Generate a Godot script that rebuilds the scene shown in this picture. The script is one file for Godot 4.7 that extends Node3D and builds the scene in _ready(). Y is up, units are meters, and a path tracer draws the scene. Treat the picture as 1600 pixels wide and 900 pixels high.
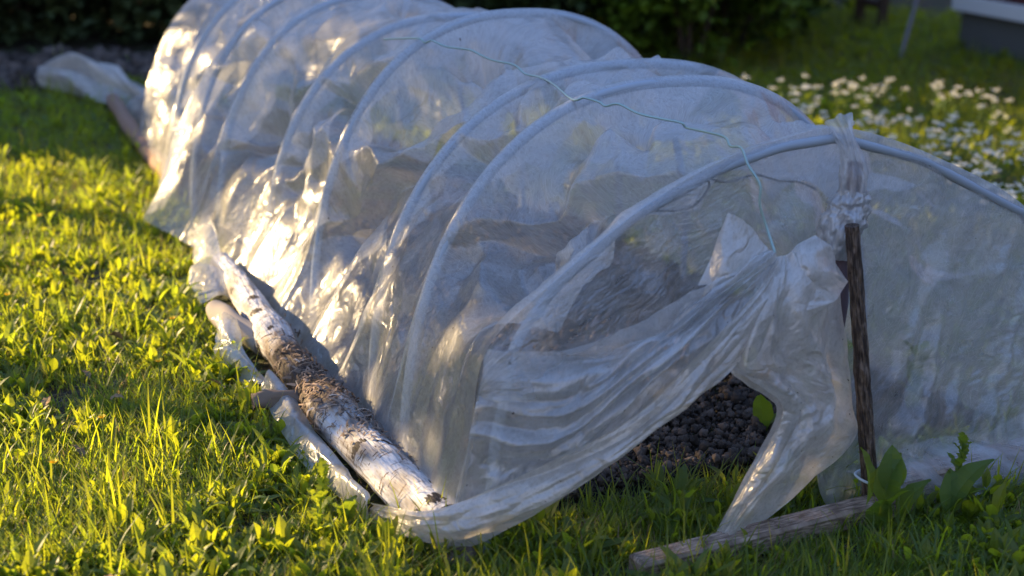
extends Node3D

var rng := RandomNumberGenerator.new()
var eye := Vector3(-1.941, 1.412, 2.359)
var used := {}

# hoops: z, centre x, half width, height
var HOOPS := [
	[0.0, -0.02, 0.78, 0.80], [-0.46, -0.10, 0.65, 0.84], [-0.86, 0.03, 0.70, 0.81], [-1.39, -0.02, 0.62, 0.87],
	[-1.85, 0.0, 0.63, 0.80], [-2.31, -0.08, 0.57, 0.81], [-2.68, -0.04, 0.60, 0.81], [-3.08, 0.0, 0.61, 0.81], [-3.82, 0.05, 0.575, 0.73]]
var FRONT := PackedVector3Array([
	Vector3(-0.838, 0.0, -0.03), Vector3(-0.827, 0.107, -0.01), Vector3(-0.814, 0.275, 0.02), Vector3(-0.793, 0.455, 0.04), Vector3(-0.648, 0.573, 0.03),
	Vector3(-0.466, 0.692, 0.02), Vector3(-0.274, 0.776, 0.01), Vector3(-0.131, 0.808, 0.005), Vector3(0.013, 0.822, 0.005), Vector3(0.246, 0.757, 0.005),
	Vector3(0.57, 0.605, 0.005), Vector3(0.705, 0.42, 0.005), Vector3(0.768, 0.2, 0.005), Vector3(0.785, 0.0, 0.0)])

# ------------------------------------------------------------------ helpers
func tag(o: Node, label := "", category := "", group := "", kind := "") -> Node:
	if label: o.set_meta("label", label)
	if category: o.set_meta("category", category)
	if group: o.set_meta("group", group)
	if kind: o.set_meta("kind", kind)
	return o

func numbered(n: String) -> String:
	var k: int = used.get(n, 0)
	used[n] = k + 1
	return n if k == 0 else "%s_%03d" % [n, k]

func thing(called: String, label: String, category: String, at := Vector3.ZERO, group := "") -> Node3D:
	var o := Node3D.new()
	o.name = numbered(called)
	o.position = at
	add_child(o)
	tag(o, label, category, group)
	return o

func put(called: String, m: Mesh, mat: Material, parent: Node = null) -> MeshInstance3D:
	var o := MeshInstance3D.new()
	o.name = numbered(called) if parent == null else called
	o.mesh = m
	o.material_override = mat
	if parent == null: add_child(o)
	else: parent.add_child(o, true)
	if parent != null and String(o.name) != called:
		var k := 1
		while parent.has_node("%s_%03d" % [called, k]): k += 1
		o.name = "%s_%03d" % [called, k]
	return o

func mat(c: Color, rough := 0.8, spec := 0.4) -> StandardMaterial3D:
	var m := StandardMaterial3D.new()
	m.albedo_color = c.linear_to_srgb()
	m.roughness = rough
	m.metallic_specular = spec
	return m

func vmat(rough := 0.7, back := Color(0, 0, 0)) -> StandardMaterial3D:
	var m := mat(Color(1, 1, 1), rough, 0.35)
	m.vertex_color_use_as_albedo = true
	if back.r + back.g + back.b > 0.0:
		m.backlight_enabled = true
		m.backlight = back.linear_to_srgb()
	return m

func noise(s: int, f: float, oct := 3, ridged := false) -> FastNoiseLite:
	var n := FastNoiseLite.new()
	n.seed = s
	n.frequency = f
	n.noise_type = FastNoiseLite.TYPE_SIMPLEX_SMOOTH
	n.fractal_octaves = oct
	n.fractal_type = FastNoiseLite.FRACTAL_RIDGED if ridged else FastNoiseLite.FRACTAL_FBM
	return n

func catmull(a: Vector3, b: Vector3, c: Vector3, d: Vector3, t: float) -> Vector3:
	return b.cubic_interpolate(c, a, d, t)

func spline(pts: PackedVector3Array, n: int) -> PackedVector3Array:
	var out := PackedVector3Array()
	var m := pts.size()
	for i in n:
		var f := float(i) / (n - 1) * (m - 1)
		var k := mini(int(f), m - 2)
		out.append(catmull(pts[maxi(k - 1, 0)], pts[k], pts[k + 1], pts[mini(k + 2, m - 1)], f - k))
	return out

func even(pts: PackedVector3Array, n: int) -> PackedVector3Array:
	var cum := PackedFloat32Array([0.0])
	for i in pts.size() - 1: cum.append(cum[i] + pts[i].distance_to(pts[i + 1]))
	var out := PackedVector3Array()
	var k := 0
	for i in n:
		var s := cum[-1] * i / (n - 1)
		while k < pts.size() - 2 and cum[k + 1] < s: k += 1
		out.append(pts[k].lerp(pts[k + 1], clampf((s - cum[k]) / maxf(cum[k + 1] - cum[k], 1e-6), 0, 1)))
	return out

# a grid of nr rows by nc columns as one mesh; uv in metres
func grid_mesh(p: PackedVector3Array, nr: int, nc: int, cols := PackedColorArray(), uvs := PackedVector2Array()) -> ArrayMesh:
	var n := PackedVector3Array()
	n.resize(nr * nc)
	var uv := uvs
	if uv.is_empty():
		uv.resize(nr * nc)
		var lv := 0.0
		for r in nr:
			if r > 0: lv += p[r * nc + nc / 2].distance_to(p[(r - 1) * nc + nc / 2])
			var lu := 0.0
			for c in nc:
				if c > 0: lu += p[r * nc + c].distance_to(p[r * nc + c - 1])
				uv[r * nc + c] = Vector2(lu, lv)
	for r in nr:
		for c in nc:
			var a := p[r * nc + mini(c + 1, nc - 1)] - p[r * nc + maxi(c - 1, 0)]
			var b := p[mini(r + 1, nr - 1) * nc + c] - p[maxi(r - 1, 0) * nc + c]
			n[r * nc + c] = a.cross(b).normalized()
	var ix := PackedInt32Array()
	ix.resize((nr - 1) * (nc - 1) * 6)
	var k := 0
	for r in nr - 1:
		for c in nc - 1:
			var i := r * nc + c
			ix[k] = i; ix[k + 1] = i + nc; ix[k + 2] = i + 1
			ix[k + 3] = i + 1; ix[k + 4] = i + nc; ix[k + 5] = i + nc + 1
			k += 6
	var arr := []
	arr.resize(Mesh.ARRAY_MAX)
	arr[Mesh.ARRAY_VERTEX] = p
	arr[Mesh.ARRAY_NORMAL] = n
	arr[Mesh.ARRAY_TEX_UV] = uv
	arr[Mesh.ARRAY_INDEX] = ix
	if cols.size(): arr[Mesh.ARRAY_COLOR] = cols
	var m := ArrayMesh.new()
	m.add_surface_from_arrays(Mesh.PRIMITIVE_TRIANGLES, arr)
	return m

# smooth sheet through rows of control points, with fold(u, v) metres along its normal
func sheet(ctrl: Array, nr: int, nc: int, fold: Variant = null) -> ArrayMesh:
	var rows := []
	for c in ctrl: rows.append(spline(PackedVector3Array(c), nc))
	var p := PackedVector3Array()
	p.resize(nr * nc)
	for c in nc:
		var col := PackedVector3Array()
		for r in rows: col.append(r[c])
		var s := spline(col, nr)
		for r in nr: p[r * nc + c] = s[r]
	if fold != null:
		var q := p.duplicate()
		for r in nr:
			for c in nc:
				var a := p[r * nc + mini(c + 1, nc - 1)] - p[r * nc + maxi(c - 1, 0)]
				var b := p[mini(r + 1, nr - 1) * nc + c] - p[maxi(r - 1, 0) * nc + c]
				q[r * nc + c] = p[r * nc + c] + b.cross(a).normalized() * float(fold.call(float(c) / (nc - 1), float(r) / (nr - 1), p[r * nc + c]))
		p = q
	return grid_mesh(p, nr, nc)

# swept tube; radius(t, angle) -> metres
func tube(pts: PackedVector3Array, n: int, sides: int, radius: Callable, cap := true) -> ArrayMesh:
	var c := spline(pts, n)
	var p := PackedVector3Array()
	var uv := PackedVector2Array()
	var up := Vector3.UP if absf((c[1] - c[0]).normalized().y) < 0.8 else Vector3.RIGHT
	var ln := 0.0
	for i in n:
		var d := (c[mini(i + 1, n - 1)] - c[maxi(i - 1, 0)]).normalized()
		var s := d.cross(up).normalized()
		up = s.cross(d).normalized()
		if i > 0: ln += c[i].distance_to(c[i - 1])
		for k in sides + 1:
			var a := TAU * (k % sides) / sides
			p.append(c[i] + (s * cos(a) + up * sin(a)) * float(radius.call(float(i) / (n - 1), a)))
			uv.append(Vector2(float(k) / sides, ln))
	if cap:
		for e in 2:
			var base := 0 if e == 0 else n - 1
			var ring := PackedVector3Array()
			for k in sides + 1: ring.append(p[(base if e == 0 else p.size() / (sides + 1) - 1) * (sides + 1) + k])
			var mid := Vector3.ZERO
			for k in sides: mid += ring[k] / sides
			var extra := PackedVector3Array()
			var euv := PackedVector2Array()
			for f in [0.97, 0.0]:
				for k in sides + 1:
					extra.append(mid.lerp(ring[k], f))
					euv.append(Vector2(float(k) / sides, 0.0 if e == 0 else ln))
			if e == 1:
				p.append_array(extra); uv.append_array(euv)
			else:
				var a2 := extra.slice(sides + 1); a2.append_array(extra.slice(0, sides + 1))
				a2.append_array(p); p = a2
				euv.append_array(uv); uv = euv
	return grid_mesh(p, p.size() / (sides + 1), sides + 1, PackedColorArray(), uv)

func box(st: SurfaceTool, size: Vector3, x: Transform3D, bev := 0.004) -> void:
	var h := size / 2
	var rows := [[-h.y, -bev], [-h.y + bev, 0.0], [h.y - bev, 0.0], [h.y, -bev]]
	var ring := func(y: float, inset: float) -> Array:
		var a := h.x + inset
		var b := h.z + inset
		return [Vector3(-a, y, -b + bev), Vector3(-a + bev, y, -b), Vector3(a - bev, y, -b), Vector3(a, y, -b + bev), Vector3(a, y, b - bev), Vector3(a - bev, y, b), Vector3(-a + bev, y, b), Vector3(-a, y, b - bev)]
	var rings := []
	for r in rows: rings.append(ring.call(r[0], r[1]))
	st.set_smooth_group(-1)
	var tri := func(a: Vector3, b: Vector3, c: Vector3) -> void:
		var nn := (c - a).cross(b - a).normalized()
		for v in [a, b, c]:
			st.set_normal(x.basis * nn)
			var q: Vector3 = v
			st.set_uv(Vector2(q.z + q.y, q.x + q.y * 0.3))
			st.add_vertex(x * q)
	for r in 3:
		for k in 8:
			var a: Vector3 = rings[r][k]; var b: Vector3 = rings[r][(k + 1) % 8]
			var c: Vector3 = rings[r + 1][k]; var d: Vector3 = rings[r + 1][(k + 1) % 8]
			tri.call(a, c, b); tri.call(b, c, d)
	for k in range(1, 7):
		tri.call(rings[3][0], rings[3][k + 1], rings[3][k])
		tri.call(rings[0][0], rings[0][k], rings[0][k + 1])

func box_mesh(size: Vector3, x := Transform3D(), bev := 0.004) -> ArrayMesh:
	var st := SurfaceTool.new()
	st.begin(Mesh.PRIMITIVE_TRIANGLES)
	box(st, size, x, bev)
	return st.commit()

# ------------------------------------------------------------------ textures
func tex(im: Image) -> ImageTexture:
	return ImageTexture.create_from_image(im)

func bump_tex(s: int, size: int, freq: float, oct: int, ridged: bool) -> ImageTexture:
	var n := noise(s, freq, oct, ridged)
	return tex(n.get_seamless_image(size, size))

func film_tex(base: float, spread: float, s: int, scratches: int) -> ImageTexture:
	var S := 1024
	var a := noise(s, 0.006, 4).get_seamless_image(S, S).get_data()
	var b := noise(s + 1, 0.05, 3).get_seamless_image(S, S).get_data()
	var al := PackedFloat32Array()
	al.resize(S * S)
	for i in S * S:
		al[i] = base + spread * ((a[i] - 128) / 128.0 + 0.35 * (b[i] - 128) / 128.0)
	var r := RandomNumberGenerator.new()
	r.seed = s
	for k in scratches:
		var x := r.randf() * S
		var y := r.randf() * S
		var ang := r.randf() * TAU if r.randf() < 0.4 else PI / 2 + r.randfn() * 0.35
		var w := r.randf_range(0.02, 0.11)
		var bend := r.randfn() * 0.012
		for j in r.randi_range(20, 130):
			x += cos(ang); y += sin(ang); ang += bend
			var i := posmod(int(y), S) * S + posmod(int(x), S)
			al[i] += w
	var data := PackedByteArray()
	data.resize(S * S * 4)
	for i in S * S:
		var d := clampf((b[i] - 120) / 128.0, 0.0, 1.0) * 0.12
		data[i * 4] = int(255 * (0.93 - d)); data[i * 4 + 1] = int(255 * (0.93 - d * 1.03)); data[i * 4 + 2] = int(255 * (0.93 - d * 1.15))
		data[i * 4 + 3] = int(255 * clampf(al[i], 0.05, 0.97))
	for k in (40 if scratches < 2500 else 8):          # specks of soil
		var cx := r.randi_range(6, S - 7)
		var cy := r.randi_range(6, S - 7)
		var rad := r.randf_range(0.8, 3.6)
		for dy in range(-4, 5):
			for dx in range(-4, 5):
				if Vector2(dx * (1.0 + 0.5 * sin(k)), dy).length() < rad + r.randf_range(-0.5, 0.5):
					var i := ((cy + dy) * S + cx + dx) * 4
					data[i] = 70; data[i + 1] = 56; data[i + 2] = 44; data[i + 3] = maxi(data[i + 3], 215)
	return tex(Image.create_from_data(S, S, false, Image.FORMAT_RGBA8, data))

func film_mat(t: Texture2D, back: float, bump: Texture2D, bump_cm: float, scale: float) -> StandardMaterial3D:
	var m := StandardMaterial3D.new()
	m.transparency = BaseMaterial3D.TRANSPARENCY_ALPHA
	m.albedo_texture = t
	m.albedo_color = Color(0.935, 0.94, 0.94)
	m.roughness = 0.33
	m.clearcoat_enabled = true
	m.clearcoat = 0.18
	m.clearcoat_roughness = 0.12
	m.metallic = 0.33
	m.metallic_specular = 0.8
	m.backlight_enabled = true
	m.backlight = Color(back, back, back).linear_to_srgb()
	m.heightmap_enabled = true
	m.heightmap_texture = bump
	m.heightmap_scale = bump_cm
	m.uv1_scale = Vector3(scale, scale, scale)
	m.cull_mode = BaseMaterial3D.CULL_DISABLED
	return m

func bark_tex() -> ImageTexture:
	var W := 512
	var H := 1024
	var n1 := noise(5, 0.01, 4).get_seamless_image(W, H).get_data()
	var n2 := noise(6, 0.06, 3).get_seamless_image(W, H).get_data()
	var im := Image.create(W, H, false, Image.FORMAT_RGB8)
	for y in H:
		for x in W:
			var i := y * W + x
			var t := n1[i] / 255.0
			var f := n2[i] / 255.0
			var zone := exp(-pow((float(y) / H - 0.42) / 0.10, 2.0)) * 1.5
			var c := Color(0.76, 0.76, 0.76).lerp(Color(0.52, 0.50, 0.48), clampf((t - 0.45) * 3.0, 0, 1))
			c = c.lerp(Color(0.42, 0.37, 0.33), clampf((f - 0.62) * 2.2, 0, 0.6))
			c = c.lerp(Color(0.26, 0.19, 0.14).lerp(Color(0.13, 0.095, 0.07), f), clampf(zone * 1.3 + (t - 0.5) * 1.6 * minf(zone * 2.0, 1.0), 0, 1))
			im.set_pixel(x, y, c)
	var r := RandomNumberGenerator.new()
	r.seed = 77
	for k in 620:                                     # lenticels run round the trunk
		var x := r.randi_range(0, W - 1)
		var y := r.randi_range(0, H - 1)
		var ln := r.randi_range(6, 60)
		var th := 1 if r.randf() < 0.75 else 2
		var c := Color(0.20, 0.16, 0.14).lerp(Color(0.45, 0.38, 0.33), r.randf())
		for j in ln:
			for q in th: im.set_pixel(posmod(x + j, W), posmod(y + q + int(2.0 * sin(j * 0.07 + k)), H), c)
	for k in 46:                                      # black scars
		var x := r.randi_range(0, W - 1)
		var y := r.randi_range(0, H - 1)
		var rx := r.randf_range(14, 60)
		var ry := r.randf_range(3, 13)
		for dy in range(-int(ry), int(ry) + 1):
			for dx in range(-int(rx), int(rx) + 1):
				var e := (dx / rx) ** 2 + (dy / ry) ** 2
				if e + (n2[posmod(y + dy, H) * W + posmod(x + dx, W)] - 128) / 110.0 < 0.8:
					im.set_pixel(posmod(x + dx, W), posmod(y + dy, H), Color(0.09, 0.075, 0.065).lerp(Color(0.2, 0.15, 0.12), r.randf()))
	return tex(im)

func wood_tex(dark: Color, light: Color, s: int, stretch := 8.0, blotch := 0.5) -> ImageTexture:
	var S := 512
	var n := noise(s, 0.02, 4)
	var im := Image.create(S, S, false, Image.FORMAT_RGB8)
	var b := noise(s + 3, 0.012, 3).get_seamless_image(S, S).get_data()
	var r := RandomNumberGenerator.new()
	r.seed = s
	for y in S:
		for x in S:
			var t := n.get_noise_2d(x * stretch, y * 0.6) * 0.9 + 0.5 + r.randf_range(-0.08, 0.08) + (b[y * S + x] - 128) / 128.0 * blotch
			im.set_pixel(x, y, dark.lerp(light, clampf(t, 0, 1)))
	return tex(im)

# ------------------------------------------------------------------ the film, draped by a small cloth simulation
func hoop_curve(h: Array, n: int, out := 0.0) -> PackedVector3Array:
	var p := PackedVector3Array()
	for i in n:
		var t := PI * i / (n - 1)
		var c := cos(t)
		p.append(Vector3(h[1] - (h[2] + out) * signf(c) * pow(absf(c), 0.85), (h[3] + out) * pow(maxf(sin(t), 0.0), 0.85), h[0]))
	return p

func hoop_at(z: float) -> Array:
	if z >= 0.0: return HOOPS[0]
	for i in HOOPS.size() - 1:
		var a: Array = HOOPS[i]
		var b: Array = HOOPS[i + 1]
		if z <= a[0] and z >= b[0]:
			var t: float = (z - a[0]) / (b[0] - a[0])
			return [z, lerpf(a[1], b[1], t), lerpf(a[2], b[2], t), lerpf(a[3], b[3], t)]
	var l: Array = HOOPS[-1]
	var t := clampf((l[0] - z) / 0.75, 0, 1)
	return [z, lerpf(l[1], 0.09, t), lerpf(l[2], 0.52, t), lerpf(l[3], 0.07, t)]

func hash2(i: int, j: int, s: int) -> float:
	var h := (i * 374761393 + j * 668265263 + s * 974634541) & 0x7fffffff
	h = ((h ^ (h >> 13)) * 1274126177) & 0x7fffffff
	return float((h ^ (h >> 16)) & 0xffff) / 32767.5 - 1.0

# flat facets meeting in straight creases, -1 to 1, as in crumpled film
func facet(x: float, y: float, s: int) -> float:
	var i := floori(x)
	var j := floori(y)
	var fx := x - i
	var fy := y - j
	var a := hash2(i, j, s)
	var d := hash2(i + 1, j + 1, s)
	if fx > fy:
		var b := hash2(i + 1, j, s)
		return a + fx * (b - a) + fy * (d - b)
	var c := hash2(i, j + 1, s)
	return a + fy * (c - a) + fx * (d - c)

func crumple_tex() -> ImageTexture:
	var S := 512
	var im := Image.create(S, S, false, Image.FORMAT_L8)
	var w := noise(37, 0.02, 2).get_seamless_image(S, S).get_data()
	for y in S:
		for x in S:
			var h := 0.0
			var q := (w[y * S + x] - 128) / 128.0
			for k in [[7, 0.55, 1.2], [16, 0.3, 2.0], [37, 0.15, 3.0]]:
				var n: int = k[0]
				var u := float(x) / S * n + q * float(k[2]) * 0.6
				var v := float(y) / S * n - q * float(k[2]) * 0.5
				var i := floori(u)
				var j := floori(v)
				var fx := u - i
				var fy := v - j
				var a := hash2(posmod(i, n), posmod(j, n), n)
				var d := hash2(posmod(i + 1, n), posmod(j + 1, n), n)
				var b := hash2(posmod(i + 1, n), posmod(j, n), n) if fx > fy else hash2(posmod(i, n), posmod(j + 1, n), n)
				h += float(k[1]) * (a + fx * (b - a) + fy * (d - b) if fx > fy else a + fy * (b - a) + fx * (d - b))
			im.set_pixel(x, y, Color(0.5 + 0.5 * h, 0, 0))
	return tex(im)

func saw(q: float, back: float) -> float:
	var x := fposmod(q, 1.0)
	return x / (1.0 - back) if x < 1.0 - back else (1.0 - x) / back

func cover_mesh() -> ArrayMesh:
	var nc := 400
	var base := []
	var zs := PackedFloat32Array()
	var bay := PackedInt32Array()
	var fr := PackedFloat32Array()
	for i in HOOPS.size():
		var za: float = HOOPS[i][0]
		var zb: float = HOOPS[i + 1][0] if i + 1 < HOOPS.size() else -4.55
		var n := roundi((za - zb) / 0.0058)
		for k in n:
			zs.append(lerpf(za, zb, float(k) / n)); bay.append(i); fr.append(float(k) / n)
	var ends := []
	for i in HOOPS.size() + 1:
		var c := hoop_curve(HOOPS[i] if i < HOOPS.size() else hoop_at(-4.55), 300, 0.016)
		var reach0 := -0.04
		for k in 300:                                  # the film runs out from the hoop's foot to the log
			var low := clampf(1.0 - c[k].y / 0.30, 0, 1)
			var zz: float = c[k].z
			var reach := (log_x(zz) + 0.035) - (float(c[0].x) + 0.0) if k < 150 and zz > -2.05 and zz < -0.2 else -0.04
			if k < 150: reach0 = reach if k == 0 else reach0
			c[k].x += (minf(reach0, -0.03) if k < 150 else 0.04) * low * low
		ends.append(even(spline(FRONT, 300), nc) if i == 0 else even(c, nc))
	var warp := noise(31, 2.6, 2)
	var warp2 := noise(33, 9.0, 2)
	var amount := noise(35, 2.2, 2)
	var nr := zs.size()
	var p := PackedVector3Array()
	p.resize(nr * nc)
	for r in nr:
		var b := bay[r]
		var f := fr[r]
		var ra: PackedVector3Array = ends[b]
		var rb: PackedVector3Array = ends[b + 1]
		var wide: float = (HOOPS[b][0] - (HOOPS[b + 1][0] if b + 1 < HOOPS.size() else -4.55)) / 0.46
		var env := minf(1.0, sin(PI * f) * 1.5)
		var tight := minf(1.0, minf(f, 1.0 - f) * 9.0 * wide)
		var tilt := 0.55 if hash2(b, 1, 7) > -0.4 else -0.35
		var phase := hash2(b, 2, 7)
		for c in nc:
			var v := ra[c].lerp(rb[c], f)
			var t := float(c) / (nc - 1)
			var arc := (t if t < 0.5 else 1.0 - t) * 2.3           # metres up from the edge
			var nrm := Vector3(v.x * (0.35 + v.y), v.y * 0.9, 0).normalized()
			var z := zs[r]
			var wx := warp.get_noise_3d(v.x, v.y, z) * 0.07
			var wy := warp.get_noise_3d(v.x + 7.0, v.y, z) * 0.07
			var fine := warp2.get_noise_3d(v.x, v.y, z) * 0.012
			var up := smoothstep(0.22, 0.52, arc)                  # 0 curtain, 1 crest
			var k := clampf(0.8 + 1.7 * amount.get_noise_3d(v.x, v.y, z), 0.3, 1.35)
			var along := f * 0.46 * wide
			var d := 0.0
			# belly between the hoops, and ledges where the slack film has slipped down and hangs out again
			d += (0.034 + 0.018 * phase) * sin(PI * f) * wide * up
			var q := (arc + wx) * 2.7 - (along + wy) * tilt * 2.4 + phase
			d += 0.085 * (saw(-q, 0.17) - 0.15) * env * up * k
			if b < 7:                                              # a fold drawn tight from one hoop down to the next, hollow under it
				var e: float = arc + wx * 0.6 - ([1.02, 0.96, 0.84, 0.92, 0.80, 0.9, 0.85][b] - [0.52, 0.30, 0.55, 0.28, 0.5, 0.4, 0.45][b] * f)
				d += 0.090 * env * (exp(e / 0.20) if e < 0.0 else maxf(0.0, 1.0 - e / 0.022)) * (1.0 if t < 0.5 else 0.4)
			# long creases slanting between hoops, then crumples
			var sx := (along + wx) * 5.5 + (arc + wy) * 3.2 * signf(tilt)
			var sy := (arc + wy) * 3.4 - (along + wx) * 3.0 * signf(tilt)
			d += 0.078 * (facet(sx * 1.1, sy * 0.7, 3 + b) + 0.35) * env * (0.25 + 0.75 * up) * k
			d += 0.031 * (facet((sx + fine * 6.0) * 2.5, (sy + fine * 9.0) * 1.9, 13 + b) + 0.2) * tight * (0.2 + 0.8 * up) * k * k
			d += 0.0055 * facet((z + fine) * 36.0, (arc + fine) * 26.0 + z * 17.0, 23 + b) * tight * k * k * k * up
			# hanging curtain folds below the shoulder
			var hang := 1.0 - up
			var cz := (z + 0.25 * wx * (1.0 + arc)) * 6.3 + (arc - 0.2) * 1.6 * phase
			d -= (0.042 * facet(cz, arc * 1.3 + 3.0 + cz * 0.3, 33 + b) + 0.011 * facet(cz * 2.9, arc * 2.6 + cz, 43 + b)) * hang * (0.35 + 0.65 * tight) * clampf(0.4 + arc * 3.0, 0, 1)
			if b == 0: d *= minf(1.0, f * 5.0)
			if d < 0.0: d *= lerpf(1.0, 0.12, up)                    # drawn tight over the hoops it cannot stand out
			v -= nrm * d
			if t < 0.5:                                            # the slack skirt that billows out over the grass
				var low := pow(clampf(1.0 - v.y / 0.62, 0, 1), 1.2)
				v += Vector3(-0.165, 0.05, 0) * low * exp(-pow((z + 2.62 - 0.12 * low) / 0.22, 2.0))
			v.y = maxf(v.y, 0.008 + 0.004 * t)
			p[r * nc + c] = v
	return grid_mesh(p, nr, nc)

# ------------------------------------------------------------------ plants
func blade(st: SurfaceTool, at: Vector3, yaw: float, ln: float, wd: float, lean: float, curl: float, c: Color, segs := 4) -> void:
	var d := Vector3(cos(yaw), 0, sin(yaw))
	var s := Vector3(-sin(yaw), 0, cos(yaw))
	var pts := []
	var nrm := []
	var q := at
	var a := lean
	for i in segs + 1:
		pts.append(q)
		nrm.append(d * cos(a) - Vector3.UP * sin(a))
		q += (d * sin(a) + Vector3.UP * cos(a)) * ln / segs
		a += curl / segs
	for i in segs:
		var w0 := wd * (1.0 - pow(float(i) / segs, 2.0)) * (0.75 if i == 0 else 1.0)
		var w1 := wd * (1.0 - pow(float(i + 1) / segs, 2.0))
		var tri := [[pts[i] - s * w0, i], [pts[i] + s * w0, i], [pts[i + 1] + s * w1, i + 1]]
		if i < segs - 1: tri.append_array([[pts[i] - s * w0, i], [pts[i + 1] + s * w1, i + 1], [pts[i + 1] - s * w1, i + 1]])
		for t in tri:
			st.set_color(c)
			st.set_normal(nrm[t[1]])
			st.add_vertex(t[0])

func tuft(s: int, blades: int, lo: float, hi: float, wd: float, spread: float, lie := 0.0) -> ArrayMesh:
	var r := RandomNumberGenerator.new()
	r.seed = s
	var st := SurfaceTool.new()
	st.begin(Mesh.PRIMITIVE_TRIANGLES)
	for i in blades:
		var v := r.randf_range(0.75, 1.25)
		var c := Color(v, v, v) if r.randf() < 0.9 else Color(1.9 * v, 1.2 * v, 2.2 * v)
		blade(st, Vector3(r.randfn() * spread, -0.005, r.randfn() * spread), r.randf() * TAU, r.randf_range(lo, hi), wd * r.randf_range(0.7, 1.3), r.randf_range(0.02, 0.6) * (0.5 if lie > 0.0 else 1.0) + lie, r.randf_range(0.1, 1.5) * (0.15 if lie > 0.0 else 1.0), c)
	return st.commit()

# an oval leaf along +z from the origin, folded along its midrib, arching over
func leaf(st: SurfaceTool, x: Transform3D, ln: float, wd: float, arch: float, c: Color, nl := 4, wave := 0.0, tooth := 0.0) -> void:
	var ring := []
	var a := -arch * 0.5
	var q := Vector3.ZERO
	for i in nl + 1:
		var t := float(i) / nl
		var w := wd * pow(sin(PI * pow(clampf(t, 0.02, 0.995), 0.75)), 0.8) * (1.0 + tooth * (1.0 if i % 2 else -1.0))
		var y := wave * sin(t * 17.0)
		ring.append([q + Vector3(-w, w * 0.3 + y, 0), q, q + Vector3(w, w * 0.3 - y, 0)])
		q += Vector3(0, -sin(a), cos(a)) * ln / nl
		a += arch / nl
	for i in nl:
		for k in 2:
			var p0: Vector3 = ring[i][k]; var p1: Vector3 = ring[i][k + 1]
			var p2: Vector3 = ring[i + 1][k]; var p3: Vector3 = ring[i + 1][k + 1]
			var n := (p1 - p0).cross(p2 - p0)
			if n.length() < 1e-12: n = (p3 - p1).cross(p2 - p1)
			n = x.basis * -n.normalized()
			for v in [p0, p1, p2, p1, p3, p2]:
				st.set_color(c)
				st.set_normal(n)
				st.add_vertex(x * (v as Vector3))

func turned(yaw: float, pitch: float, at := Vector3.ZERO, roll := 0.0) -> Transform3D:
	return Transform3D(Basis(Vector3.UP, yaw) * Basis(Vector3.RIGHT, -pitch) * Basis(Vector3.BACK, roll), at)

func rosette(s: int, n: int, lo: float, hi: float, wide: float) -> ArrayMesh:
	var r := RandomNumberGenerator.new()
	r.seed = s
	var st := SurfaceTool.new()
	st.begin(Mesh.PRIMITIVE_TRIANGLES)
	for i in n:
		var v := r.randf_range(0.75, 1.25)
		var l := r.randf_range(lo, hi)
		var yaw := r.randf() * TAU
		var pitch := r.randf_range(0.2, 1.2)
		var x := turned(yaw, pitch, Vector3(0, 0.005, 0) + Basis(Vector3.UP, yaw) * Vector3(0, sin(pitch), cos(pitch)) * l * r.randf_range(0.1, 0.7))
		leaf(st, x, l, l * wide * r.randf_range(0.8, 1.2), r.randf_range(0.2, 1.2), Color(v, v, v * 0.9), 4)
	return st.commit()

func scatter(called: String, m: Mesh, material: Material, xs: Array, cs: Array, parent: Node = null) -> MultiMeshInstance3D:
	var mm := MultiMesh.new()
	mm.transform_format = MultiMesh.TRANSFORM_3D
	mm.use_colors = true
	mm.mesh = m
	mm.instance_count = xs.size()
	for i in xs.size():
		mm.set_instance_transform(i, xs[i])
		mm.set_instance_color(i, cs[i])
	var o := MultiMeshInstance3D.new()
	o.name = numbered(called) if parent == null else called
	o.multimesh = mm
	o.material_override = material
	if parent == null: add_child(o)
	else: parent.add_child(o, true)
	o.set_meta("kind", "stuff")
	return o

func left_edge(z: float) -> float:
	var h := hoop_at(z)
	return h[1] - h[2]

func log_x(z: float) -> float:
	return -0.86 + 0.06 * clampf((-0.5 - z) / 1.4, 0, 1)

# 0 where nothing grows
func lawn(x: float, z: float) -> float:
	if z < -0.14 and z > -2.0 and x > log_x(z) - 0.03 and x < 0.0: return 0.0
	if z < -0.1 and z > -4.6 and x > left_edge(z) - 0.02 and x < -left_edge(z) - 0.02: return 0.0
	if z < -0.14 and z > -2.0 and absf(x - log_x(z)) < 0.085: return 0.0
	if absf(z - (0.185 - 0.07 * (x + 0.5))) < 0.035 and x > -0.56 and x < 1.2: return 0.0
	if z < -5.2 and z > -6.1 and x < 0.8: return 0.05
	if z < -6.05 and x < 1.4: return 0.0
	return 1.0

func in_view(p: Vector3, margin: float) -> bool:
	var f := Vector3(0.4354, -0.3072, -0.8462)
	var r := Vector3(0.8941, 0.0382, 0.4462)
	var u := Vector3(0.1047, 0.9509, -0.2913)
	var d := p - eye
	var z := d.dot(f)
	if z < 0.5: return false
	return absf(d.dot(r)) < z * 0.3478 + margin and absf(d.dot(u)) < z * 0.1957 + margin

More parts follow.
